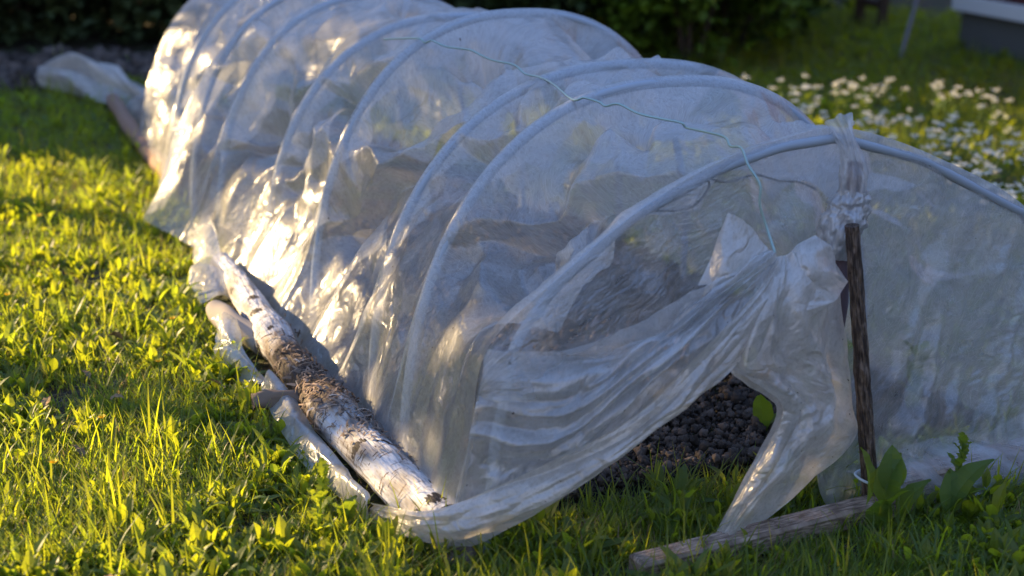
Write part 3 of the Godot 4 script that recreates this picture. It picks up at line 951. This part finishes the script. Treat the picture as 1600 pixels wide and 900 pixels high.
	var w2 := PackedVector3Array([Vector3(-0.454, 0.687, -0.01), Vector3(-0.390, 0.670, -0.030), Vector3(-0.302, 0.661, -0.060), Vector3(-0.265, 0.685, -0.060), Vector3(-0.262, 0.714, -0.050), Vector3(-0.308, 0.746, -0.015), Vector3(-0.271, 0.726, -0.030), Vector3(-0.198, 0.706, -0.070), Vector3(-0.144, 0.708, -0.090), Vector3(-0.104, 0.707, -0.100), Vector3(-0.053, 0.691, -0.100), Vector3(-0.009, 0.688, -0.080), Vector3(0.013, 0.678, -0.050)])
	tag(put("wire", tube(w2, 120, 7, func(_t: float, _a: float) -> float: return 0.0024), mat(Color(0.14, 0.15, 0.15), 0.5)), "dark bent wire inside the tunnel running to the wrapped post", "wire")

func build_log() -> void:
	var t := thing("birch_log", "white birch log with peeling bark weighing down the film's left edge", "log", Vector3(-0.86, 0.0, -0.2))
	var n := noise(121, 1.0, 4)
	var bm := StandardMaterial3D.new()
	bm.albedo_texture = bark_tex()
	bm.roughness = 0.75
	bm.uv1_scale = Vector3(1, 0.53, 1)
	bm.heightmap_enabled = true
	bm.heightmap_texture = bump_tex(122, 512, 0.03, 4, false)
	bm.heightmap_scale = 0.6
	var path := PackedVector3Array([Vector3(0.030, 0.052, 0.165), Vector3(0.018, 0.055, -0.05), Vector3(0.012, 0.058, -0.4), Vector3(0.022, 0.058, -0.75), Vector3(0.05, 0.062, -1.1), Vector3(0.085, 0.055, -1.45), Vector3(0.105, 0.05, -1.72)])
	var rad := func(k: float, a: float) -> float:
		var r := lerpf(0.053, 0.036, k)
		r *= 1.0 + 0.10 * n.get_noise_3d(cos(a) * 0.8, sin(a) * 0.8, k * 7.0) + 0.05 * n.get_noise_3d(cos(a) * 3.0, sin(a) * 3.0, k * 30.0)
		return r + 0.010 * exp(-pow((k - 0.62) / 0.04, 2.0)) + 0.008 * exp(-pow((k - 0.36) / 0.05, 2.0))
	put("trunk", tube(path, 220, 44, rad, false), bm, t)
	put("cut_end", tube(PackedVector3Array([path[0] + Vector3(0, 0, 0.004), path[0] + Vector3(0, 0, 0.001), path[0] - Vector3(0, 0, 0.01), path[0] - Vector3(0, 0, 0.02)]), 6, 32, func(_k: float, _a: float) -> float: return 0.050), mat(Color(0.36, 0.25, 0.15), 0.85), t)
	put("branch_stub", tube(PackedVector3Array([Vector3(-0.03, 0.05, -0.59), Vector3(-0.09, 0.055, -0.60), Vector3(-0.135, 0.052, -0.605)]), 14, 14, func(k: float, a: float) -> float: return (0.026 - 0.008 * k) * (1.0 + 0.16 * sin(a * 3.0 + k * 5.0) + 0.10 * sin(a * 5.0 - k * 9.0))), mat(Color(0.17, 0.125, 0.09), 0.9), t)
	put("broken_limb", tube(PackedVector3Array([Vector3(0.02, 0.05, -1.0), Vector3(-0.03, 0.06, -1.15), Vector3(-0.035, 0.06, -1.27)]), 16, 16, func(k: float, a: float) -> float: return (0.036 - 0.006 * k) * (1.0 + 0.1 * sin(a * 2.0 + k * 9.0))), mat(Color(0.26, 0.23, 0.20), 0.9), t)
	# shaggy curls of dead bark
	var st := SurfaceTool.new()
	st.begin(Mesh.PRIMITIVE_TRIANGLES)
	var c := spline(path, 100)
	for i in 500:
		var k := clampf([0.42, 0.36, 0.52, 0.30][rng.randi_range(0, 3)] + rng.randfn() * 0.045, 0.02, 0.97)
		if i > 470: k = rng.randf_range(0.14, 0.34)
		var a := deg_to_rad(90 + rng.randfn() * 50.0) if i < 440 else deg_to_rad(rng.randf_range(20, 80))
		var r := float(rad.call(k, a)) + rng.randf_range(-0.001, 0.008)
		var o := c[int(k * 99)] + Vector3(-cos(a) * -1.0, sin(a), 0) * r
		var nrm := Vector3(cos(a), sin(a), 0)
		var tang := Vector3(0, 0, 1).rotated(nrm, rng.randf() * TAU)
		var ln := rng.randf_range(0.008, 0.032)
		var wd := rng.randf_range(0.0012, 0.004)
		var side := nrm.cross(tang)
		var pale := rng.randf() < 0.08
		var v := rng.randf_range(0.5, 1.5)
		var col := Color(0.46, 0.37, 0.28) * v if pale else Color(0.20, 0.145, 0.105) * v
		var curl := rng.randf_range(0.5, 2.4)
		var q := []
		for j in 5:
			var f := j / 4.0
			var up := sin(f * curl) * 0.5 * ln * (1.0 - 0.3 * f)
			var al := (f - 0.5) * ln
			q.append([o + tang * al + nrm * up - side * wd * (1.0 - 0.4 * f), o + tang * al + nrm * up + side * wd * (1.0 - 0.4 * f)])
		for j in 4:
			var nn: Vector3 = (q[j + 1][0] - q[j][0]).cross(q[j][1] - q[j][0]).normalized()
			for p in [q[j][0], q[j][1], q[j + 1][0], q[j][1], q[j + 1][1], q[j + 1][0]]:
				st.set_color(col)
				st.set_normal(nn)
				st.add_vertex(p)
	tag(put("peeling_bark", st.commit(), vmat(0.85), t), "", "", "", "stuff")

	var p2 := put("pole", tube(PackedVector3Array([Vector3(-0.50, 0.045, -4.65), Vector3(-0.575, 0.05, -3.9), Vector3(-0.625, 0.045, -3.05)]), 60, 14, func(k: float, a: float) -> float: return 0.034 * (1.0 + 0.06 * sin(a * 2.0 + k * 20.0))), mat(Color(0.26, 0.17, 0.12), 0.85))
	tag(p2, "thin brown pole lying along the far left edge of the film", "pole")

func build_front() -> void:
	var wood := StandardMaterial3D.new()
	wood.albedo_texture = wood_tex(Color(0.38, 0.31, 0.25), Color(0.70, 0.61, 0.53), 131, 5.0, 0.3)
	wood.roughness = 0.85
	wood.uv1_scale = Vector3(3, 3, 3)
	wood.heightmap_enabled = true
	wood.heightmap_texture = bump_tex(132, 256, 0.05, 4, false)
	wood.heightmap_scale = 0.3
	var b1 := put("board", box_mesh(Vector3(0.70, 0.045, 0.055), Transform3D(), 0.005), wood)
	b1.position = Vector3(-0.185, 0.0225, 0.185)
	b1.rotation = Vector3(0.0, deg_to_rad(2.0), deg_to_rad(0.8))
	tag(b1, "weathered grey board on the grass left of the upright stake", "board")
	var b2 := put("board", box_mesh(Vector3(1.0, 0.06, 0.07), Transform3D(), 0.005), wood)
	b2.position = Vector3(0.66, 0.03, 0.095)
	b2.rotation = Vector3(0.0, deg_to_rad(2.0), 0.0)
	tag(b2, "board under the film's front hem, right of the upright stake", "board")
	# film over the right board
	var thick := film_mat(film_tex(0.36, 0.15, 139, 900), 0.7, bump_tex(138, 256, 0.02, 4, true), 0.4, 1.6)
	var fold := noise(140, 1.0, 3)
	var hem := sheet([
		[Vector3(0.06, 0.075, 0.07), Vector3(0.3, 0.085, 0.06), Vector3(0.6, 0.09, 0.04), Vector3(1.0, 0.09, 0.02)],
		[Vector3(0.10, 0.072, 0.115), Vector3(0.3, 0.074, 0.12), Vector3(0.6, 0.078, 0.11), Vector3(1.0, 0.078, 0.09)],
		[Vector3(0.13, 0.05, 0.155), Vector3(0.3, 0.045, 0.165), Vector3(0.6, 0.05, 0.15), Vector3(1.0, 0.05, 0.13)],
		[Vector3(0.15, 0.01, 0.17), Vector3(0.3, 0.01, 0.19), Vector3(0.6, 0.01, 0.18), Vector3(1.0, 0.01, 0.15)]], 40, 140,
		func(u: float, v: float, p: Vector3) -> float: return 0.020 * facet(p.x * 8.0 + v, v * 2.0, 84) + 0.006 * facet(p.x * 25.0 - v * 3.0, v * 5.0, 85))
	tag(put("film_hem", hem, thick), "loose fold of film lying over the board right of the stake", "plastic film")

	var stake := thing("stake", "dark weathered upright stake with a tie low down, in front of the film", "stake", Vector3(0.09, 0, 0.15))
	var sw := StandardMaterial3D.new()
	sw.albedo_texture = wood_tex(Color(0.22, 0.17, 0.14), Color(0.50, 0.42, 0.35), 133, 3.0, 1.1)
	sw.roughness = 0.8
	sw.uv1_scale = Vector3(1, 2.2, 1)
	sw.heightmap_enabled = true
	sw.heightmap_texture = bump_tex(134, 256, 0.04, 4, false)
	sw.heightmap_scale = 1.6
	var sn := noise(135, 1.0, 3)
	put("shaft", tube(PackedVector3Array([Vector3(0.008, -0.03, 0.0), Vector3(0, 0.017, 0), Vector3(-0.039, 0.228, -0.01), Vector3(-0.078, 0.445, -0.02), Vector3(-0.116, 0.648, -0.03)]), 120, 22, func(k: float, a: float) -> float:
		return (0.0190 - 0.0045 * k) * (1.0 + 0.16 * sn.get_noise_3d(cos(a) * 1.5, sin(a) * 1.5, k * 16.0) + 0.30 * exp(-pow((k - 0.62) / 0.018, 2.0)) * maxf(0.0, cos(a + 2.0)) + 0.30 * exp(-pow((k - 0.27) / 0.02, 2.0)) * maxf(0.0, cos(a - 2.6)))), sw, stake)
	put("tie", tube(PackedVector3Array([Vector3(-0.012, 0.083, 0.026), Vector3(-0.037, 0.086, 0.016), Vector3(-0.04, 0.09, -0.018), Vector3(-0.012, 0.092, -0.027), Vector3(0.013, 0.09, -0.012), Vector3(0.012, 0.086, 0.016), Vector3(-0.01, 0.084, 0.027), Vector3(0.022, 0.068, 0.03)]), 50, 6, func(_t: float, _a: float) -> float: return 0.003), mat(Color(0.55, 0.62, 0.66), 0.6), stake)

	var post := thing("inner_post", "purplish brown post inside the tunnel, its head wrapped in white plastic", "post", Vector3(0.07, 0, -0.045))
	put("shaft", tube(PackedVector3Array([Vector3(-0.035, -0.03, 0.03), Vector3(-0.045, 0.40, 0.085), Vector3(-0.042, 0.50, 0.09), Vector3(-0.040, 0.60, 0.09), Vector3(-0.036, 0.755, 0.085)]), 60, 18, func(k: float, a: float) -> float: return (0.021 - 0.004 * k) * (1.0 + 0.12 * sin(a * 2.0 + k * 14.0))), mat(Color(0.12, 0.085, 0.095), 0.85), post)
	var wrap_ := func(k: float, a: float) -> float: return (0.030 + 0.014 * sin(PI * k)) * (1.0 + 0.35 * fold.get_noise_3d(cos(a) * 1.2, sin(a) * 1.2, k * 4.0) + 0.22 * facet(a * 1.9, k * 5.0, 152) * sin(PI * minf(a / TAU * 6.0, 1.0)))
	var bag := film_mat(film_tex(0.82, 0.12, 141, 300), 0.8, bump_tex(142, 256, 0.02, 4, true), 0.4, 3.0)
	var sleeve := film_mat(film_tex(0.52, 0.12, 143, 300), 0.7, bump_tex(142, 256, 0.02, 4, true), 0.4, 3.0)
	put("plastic_wrap", tube(PackedVector3Array([Vector3(-0.060, 0.555, 0.085), Vector3(-0.056, 0.61, 0.085), Vector3(-0.042, 0.66, 0.087), Vector3(-0.037, 0.70, 0.088)]), 50, 40, wrap_, false), bag, post)
	put("knotted_film", tube(PackedVector3Array([Vector3(-0.040, 0.690, 0.09), Vector3(-0.042, 0.735, 0.088), Vector3(-0.050, 0.785, 0.075), Vector3(-0.057, 0.815, 0.055), Vector3(-0.057, 0.826, 0.04)]), 40, 44, func(k: float, a: float) -> float: return (0.026 - 0.012 * sin(PI * clampf(k * 1.5 - 0.35, 0, 1)) + 0.006 * k) * (1.0 + 0.16 * sin(a * 7.0 + k * 3.0) + 0.2 * facet(a * 1.9, k * 6.0, 151)), false), sleeve, post)
	var cp := put("corner_post", tube(PackedVector3Array([Vector3(-0.775, 0.0, -0.05), Vector3(-0.757, 0.22, -0.035), Vector3(-0.735, 0.430, -0.005)]), 40, 16, func(k: float, a: float) -> float: return 0.019 * (1.0 + 0.1 * sin(a * 3.0 + k * 11.0))), mat(Color(0.11, 0.075, 0.065), 0.85))
	tag(cp, "short brown corner post under the film at the front hoop's left foot", "post")
	var stone := SphereMesh.new()
	stone.radius = 0.03
	stone.height = 0.04
	var sp := tube(PackedVector3Array([Vector3(0, -0.015, 0), Vector3(0, 0.0, 0), Vector3(0.002, 0.02, 0), Vector3(0.0, 0.03, 0)]), 16, 20, func(k: float, a: float) -> float: return 0.034 * sqrt(maxf(0.02, 1.0 - pow(k, 3.0))) * (1.0 + 0.18 * fold.get_noise_3d(cos(a) * 1.5, sin(a) * 1.5, k)))
	var so := put("stone", sp, mat(Color(0.13, 0.10, 0.085), 0.9))
	so.position = Vector3(-0.825, 0.0, 0.012)
	tag(so, "small brown stone under the hem at the film's front left corner", "stone")

func leafy(called: String, label: String, cat: String, at: Vector3, leaves: Array, m: Material, stem := [], group := "") -> Node3D:
	var t := thing(called, label, cat, at, group)
	if stem.size():
		put("stem", tube(PackedVector3Array(stem), 14, 6, func(k: float, _a: float) -> float: return 0.0032 * (1.2 - 0.7 * k)), m, t)
	for l in leaves:
		var st := SurfaceTool.new()
		st.begin(Mesh.PRIMITIVE_TRIANGLES)
		var c: Color = l[6] if l.size() > 6 else Color(0.07, 0.13, 0.022)
		leaf(st, turned(l[1], l[2], l[0]), l[3], l[4], l[5], c, 10, 0.0025, l[7] if l.size() > 7 else 0.0)
		put("leaf", st.commit(), m, t)
	return t

func build_plants() -> void:
	var lm := leaf_mat(Color(0.06, 0.10, 0.02), Color(0.34, 0.44, 0.02), 0.6)
	# broad dock leaves round the foot of the stake
	var dk := Color(0.045, 0.085, 0.02)
	leafy("dock_plant", "broad leaved dock growing against the foot of the stake", "plant", Vector3(0.05, 0, 0.21), [
		[Vector3(-0.03, 0.06, 0.0), -2.4, 1.35, 0.13, 0.036, 0.5, dk], [Vector3(0.02, 0.05, 0.0), 1.9, 1.15, 0.12, 0.034, 0.9, dk], [Vector3(0.0, 0.03, 0.03), 0.4, 1.0, 0.11, 0.034, 1.0, dk],
		[Vector3(-0.01, 0.0, 0.02), -0.5, 1.2, 0.10, 0.028, 0.6, dk], [Vector3(0.05, 0.02, 0.02), 1.4, 0.9, 0.11, 0.028, 0.9, dk], [Vector3(0.03, 0.08, 0.0), 2.6, 1.2, 0.10, 0.030, 0.7, dk]], lm)
	leafy("dock_plant", "broad leaved dock with an arched leaf right of the stake", "plant", Vector3(0.22, 0, 0.25), [
		[Vector3(0.0, 0.03, 0.0), 1.5, 0.75, 0.15, 0.032, 1.1, dk], [Vector3(0.0, 0.02, 0.0), 0.7, 0.8, 0.10, 0.026, 0.9, dk], [Vector3(0.0, 0.02, 0.0), 2.6, 1.0, 0.10, 0.026, 0.7, dk]], lm)
	var wl := []
	for i in 11:
		wl.append([Vector3(0.004 * sin(i), 0.05 + i * 0.011, 0.0), i * 2.4, 0.5 + 0.06 * i, 0.055 - 0.0022 * i, 0.011, 0.5, Color(0.06, 0.12, 0.022), 0.25])
	leafy("leafy_weed", "upright leafy weed in front of the film right of the stake", "weed", Vector3(0.27, 0, 0.21), wl, lm, [Vector3.ZERO, Vector3(0.003, 0.08, 0), Vector3(0.0, 0.165, 0)])
	var w2 := []
	for i in 10:
		w2.append([Vector3(0.005 * i * 0.3, 0.035 + i * 0.013, 0.0), i * 2.4 + 0.5, 0.45 + 0.08 * i, 0.052 - 0.0016 * i, 0.013, 0.5, Color(0.10, 0.17, 0.022), 0.25])
	leafy("leafy_weed", "upright bright green weed in the grass left of the log's near end", "weed", Vector3(-1.06, 0, -0.16), w2, leaf_mat(Color(0.10, 0.15, 0.02), Color(0.62, 0.72, 0.03), 0.6), [Vector3.ZERO, Vector3(0.006, 0.08, 0), Vector3(0.018, 0.17, 0)])
	leafy("dock_plant", "low round leaved weed between the bright weed and the film", "plant", Vector3(-0.985, 0, -0.2), [
		[Vector3(0.0, 0.03, 0.0), 0.2, 1.0, 0.06, 0.022, 0.8], [Vector3(0.0, 0.02, 0.0), 2.2, 0.8, 0.06, 0.02, 0.8], [Vector3(0.0, 0.02, 0.0), -1.8, 0.9, 0.055, 0.02, 0.8]], lm)
	leafy("seedling", "single green leaf standing in the soil of the opening", "plant", Vector3(0.11, 0, -0.28), [
		[Vector3(0.0, 0.02, 0.0), -0.9, 1.1, 0.12, 0.026, 0.6, Color(0.05, 0.10, 0.022)], [Vector3(0.0, 0.0, 0.0), 1.3, 0.9, 0.08, 0.02, 0.7, Color(0.05, 0.10, 0.022)]], lm)
	# plants that show dimly through the film
	for i in 4:
		var vs := []
		for k in 8: vs.append([Vector3(0, 0.03 + 0.02 * k, 0), k * 2.4 + i, 0.9, 0.075, 0.02, 0.8])
		leafy("vegetable_plant", ["green plant behind the front film, close right of the stake", "green plant behind the front film, midway from stake to right edge", "green plant behind the front film, farthest right of the stake", "green plant deeper behind the other three inside the tunnel"][i], "plant", Vector3([0.18, 0.36, 0.52, 0.3, 0.0, -0.2, 0.25][i], 0, [-0.2, -0.3, -0.22, -0.6, -1.0, -1.6, -2.0][i]), vs, lm, [Vector3.ZERO, Vector3(0, 0.1, 0), Vector3(0.01, 0.2, 0)], "plants growing inside the tunnel")
	# white flowers beyond the tunnel
	var petal := mat(Color(0.78, 0.76, 0.66), 0.6)
	petal.backlight_enabled = true
	petal.backlight = Color(0.5, 0.5, 0.42)
	var stem := mat(Color(0.08, 0.13, 0.03), 0.7)
	stem.backlight_enabled = true
	stem.backlight = Color(0.3, 0.4, 0.05)
	var protos := []
	for k in 4:
		var t := thing("white_flower", "", "flower", Vector3.ZERO, "white flowers blooming beyond the tunnel")
		var heads := [Vector3(0, 0.34, 0), Vector3(0.07, 0.28, 0.03), Vector3(-0.06, 0.30, 0.05), Vector3(0.02, 0.25, -0.07)]
		for j in heads.size():
			var hd: Vector3 = heads[j] + Vector3(rng.randfn(), rng.randfn(), rng.randfn()) * 0.015
			put("stem", tube(PackedVector3Array([Vector3(0, 0.0 if j == 0 else 0.14, 0), Vector3(hd.x * 0.4, hd.y * 0.65, hd.z * 0.4), hd]), 6, 5, func(_t: float, _a: float) -> float: return 0.0035), stem, t)
			var st := SurfaceTool.new()
			st.begin(Mesh.PRIMITIVE_TRIANGLES)
			for f in 11:
				var dd := Vector3(rng.randfn(), rng.randf_range(0.1, 1.2), rng.randfn()).normalized()
				var o := hd + dd * rng.randf_range(0.010, 0.032)
				for q in 4:
					leaf(st, turned(q * PI / 2 + f, 0.3 + 0.3 * rng.randf(), o), 0.014, 0.0065, 0.3, Color(1, 1, 1), 2)
			put("flower_head", st.commit(), petal, t)
		var sl := SurfaceTool.new()
		sl.begin(Mesh.PRIMITIVE_TRIANGLES)
		for l in 9:
			leaf(sl, turned(l * 2.4, rng.randf_range(0.0, 0.6), Vector3(0, 0.03 + l * 0.022, 0)), rng.randf_range(0.05, 0.09), 0.018, 0.8, Color(0.07, 0.13, 0.025), 4)
		put("leaves", sl.commit(), lm, t)
		protos.append(t)
	var made := 0
	while made < 95:
		var az := rng.randf_range(0.60, 0.90)
		var ds := rng.randf_range(5.1, 7.6)
		if ds < 5.2 + (0.80 - az) * 10.0 or (ds > 6.6 and rng.randf() < 0.5): continue
		if az < 0.69 and (ds > 7.3 or rng.randf() < 0.4): continue
		var q := Vector3(eye.x + sin(az) * ds, 0, eye.z - cos(az) * ds)
		var o: Node3D = protos[made % 4] if made < 4 else protos[made % 4].duplicate()
		if made >= 4:
			o.name = numbered("white_flower")
			add_child(o)
		o.position = q
		o.rotation.y = rng.randf() * TAU
		o.scale = Vector3.ONE * rng.randf_range(0.5, 0.78)
		o.set_meta("label", "white flowering plant in the loose bed beyond the tunnel's right side")
		made += 1
	# yellow flowers in the lawn
	var yel := mat(Color(0.80, 0.58, 0.03), 0.6)
	for i in 7:
		var q: Vector3 = [Vector3(-1.36, 0, -0.75), Vector3(-1.16, 0, -1.05), Vector3(-1.08, 0, -0.75), Vector3(-1.5, 0, -0.55), Vector3(-1.2, 0, -2.5), Vector3(-1.05, 0, -1.35), Vector3(-1.42, 0, -1.7)][i]
		var t := thing("yellow_flower", ["yellow flower in the grass level with the log's branch stub, far left of it", "yellow flower in the grass left of the log's shaggy middle", "yellow flower close beside the log's branch stub", "yellow flower nearest the lower left corner of the lawn", "yellow flower in the far grass beside the billowing film skirt", "yellow flower beside the short dark limb at the log", "yellow flower farthest left in the middle of the sunlit grass"][i], "flower", q, "yellow flowers in the grass")
		put("stem", tube(PackedVector3Array([Vector3.ZERO, Vector3(0.004, 0.05, 0), Vector3(0, 0.09, 0.004)]), 6, 5, func(_t: float, _a: float) -> float: return 0.0016), stem, t)
		var st := SurfaceTool.new()
		st.begin(Mesh.PRIMITIVE_TRIANGLES)
		for k in 14: leaf(st, turned(k * TAU / 14.0, 0.35 + 0.4 * (k % 2), Vector3(0, 0.09, 0.004)), 0.014, 0.0028, 0.4, Color(1, 1, 1), 2)
		put("flower_head", st.commit(), yel, t)

func build_litter() -> void:
	var lm := vmat(0.8)
	for i in 14:
		var q := Vector3(rng.randf_range(-1.75, -1.0), 0.035, rng.randf_range(-2.2, 0.1))
		var st := SurfaceTool.new()
		st.begin(Mesh.PRIMITIVE_TRIANGLES)
		var v := rng.randf_range(0.7, 1.3)
		leaf(st, turned(rng.randf() * TAU, rng.randf_range(-0.2, 0.4), Vector3.ZERO, rng.randfn() * 0.4), rng.randf_range(0.03, 0.055), rng.randf_range(0.009, 0.016), rng.randf_range(0.3, 1.6), Color(0.22 * v, 0.145 * v, 0.075 * v), 6, 0.002)
		var o := put("dry_leaf", st.commit(), lm)
		o.position = q
		tag(o, "curled dry brown leaf lying in the grass left of the log", "leaf", "dry leaves in the lawn")

func leaf_mat(c: Color, through: Color, rough := 0.5) -> StandardMaterial3D:
	var m := mat(c, rough, 0.4)
	m.backlight_enabled = true
	m.backlight = through.linear_to_srgb()
	return m

func build_grass() -> void:
	var patchy := noise(151, 1.1, 3)
	var kinds := [
		["lawn_grass", [tuft(1, 9, 0.02, 0.06, 0.0015, 0.016), tuft(2, 9, 0.02, 0.08, 0.0016, 0.018), tuft(3, 8, 0.015, 0.05, 0.0018, 0.02), tuft(9, 7, 0.02, 0.06, 0.0014, 0.02), tuft(12, 7, 0.03, 0.08, 0.0012, 0.02, 1.15)], 66000,
			[leaf_mat(Color(0.055, 0.08, 0.014), Color(0.58, 0.66, 0.02)), leaf_mat(Color(0.045, 0.075, 0.014), Color(0.46, 0.60, 0.02)), leaf_mat(Color(0.065, 0.078, 0.016), Color(0.68, 0.70, 0.03)), leaf_mat(Color(0.17, 0.13, 0.06), Color(0.40, 0.30, 0.10)), leaf_mat(Color(0.20, 0.16, 0.10), Color(0.2, 0.15, 0.08))], [0.33, 0.63, 0.85, 0.91, 1.0], "short green lawn grass round the film tunnel", "grass"],
		["tall_grass", [tuft(4, 6, 0.06, 0.14, 0.0017, 0.014), tuft(5, 7, 0.05, 0.11, 0.0019, 0.012)], 4600,
			[leaf_mat(Color(0.055, 0.085, 0.014), Color(0.54, 0.66, 0.02)), leaf_mat(Color(0.065, 0.085, 0.016), Color(0.64, 0.70, 0.03))], [0.5, 1.0], "tall uncut grass blades among the lawn", "grass"],
		["broad_leaf_weeds", [rosette(6, 10, 0.012, 0.030, 0.3), rosette(7, 9, 0.015, 0.042, 0.24), rosette(8, 14, 0.008, 0.018, 0.42), rosette(10, 7, 0.03, 0.06, 0.13)], 19000,
			[leaf_mat(Color(0.055, 0.082, 0.014), Color(0.60, 0.68, 0.02)), leaf_mat(Color(0.045, 0.07, 0.016), Color(0.52, 0.58, 0.02)), leaf_mat(Color(0.07, 0.085, 0.016), Color(0.70, 0.72, 0.03)), leaf_mat(Color(0.045, 0.08, 0.016), Color(0.50, 0.62, 0.03))], [0.32, 0.52, 0.92, 1.0], "low broad leaved weeds mixed into the lawn", "weeds"]]
	for k in kinds:
		var ms: Array = k[1]
		var lists := []
		for m in ms: lists.append([[], []])
		var done := 0
		var tries := 0
		while done < k[2] and tries < 1500000:
			tries += 1
			# more of it near the camera
			var d := 2.0 + 10.5 * pow(rng.randf(), 1.9)
			var a := rng.randf_range(-0.62, 0.62) + 0.475
			var q := Vector3(eye.x + sin(a) * d, 0, eye.z - cos(a) * d)
			if not in_view(q, 0.35 + 0.05 * d) and not (in_view(q, 1.5) and rng.randf() < 0.7): continue
			var pn := patchy.get_noise_2d(q.x, q.z)
			if rng.randf() > lawn(q.x, q.z): continue
			if k[0] == "broad_leaf_weeds" and pn + rng.randfn() * 0.2 < -0.02: continue
			if k[0] == "lawn_grass" and pn + rng.randfn() * 0.3 > 0.35: continue
			if patchy.get_noise_2d(q.x * 3.0 + 40.0, q.z * 3.0) > 0.34 and rng.randf() < 0.8: continue
			if k[0] == "tall_grass" and pn + rng.randfn() * 0.3 > 0.1: continue
			var s := rng.randf_range(0.6, 1.0 + 0.7 * rng.randf()) * (1.0 + 0.05 * maxf(d - 4.0, 0.0))
			var pick := rng.randf()
			var j := 0
			while pick > k[4][j]: j += 1
			q.y = -0.008
			lists[j][0].append(Transform3D(Basis(Vector3.UP, rng.randf() * TAU).scaled(Vector3(s, s * rng.randf_range(0.8, 1.2), s)), q))
			lists[j][1].append(Color.WHITE)
			done += 1
		for j in ms.size():
			tag(scatter(k[0], ms[j], k[3][j], lists[j][0], lists[j][1]), k[5], k[6])
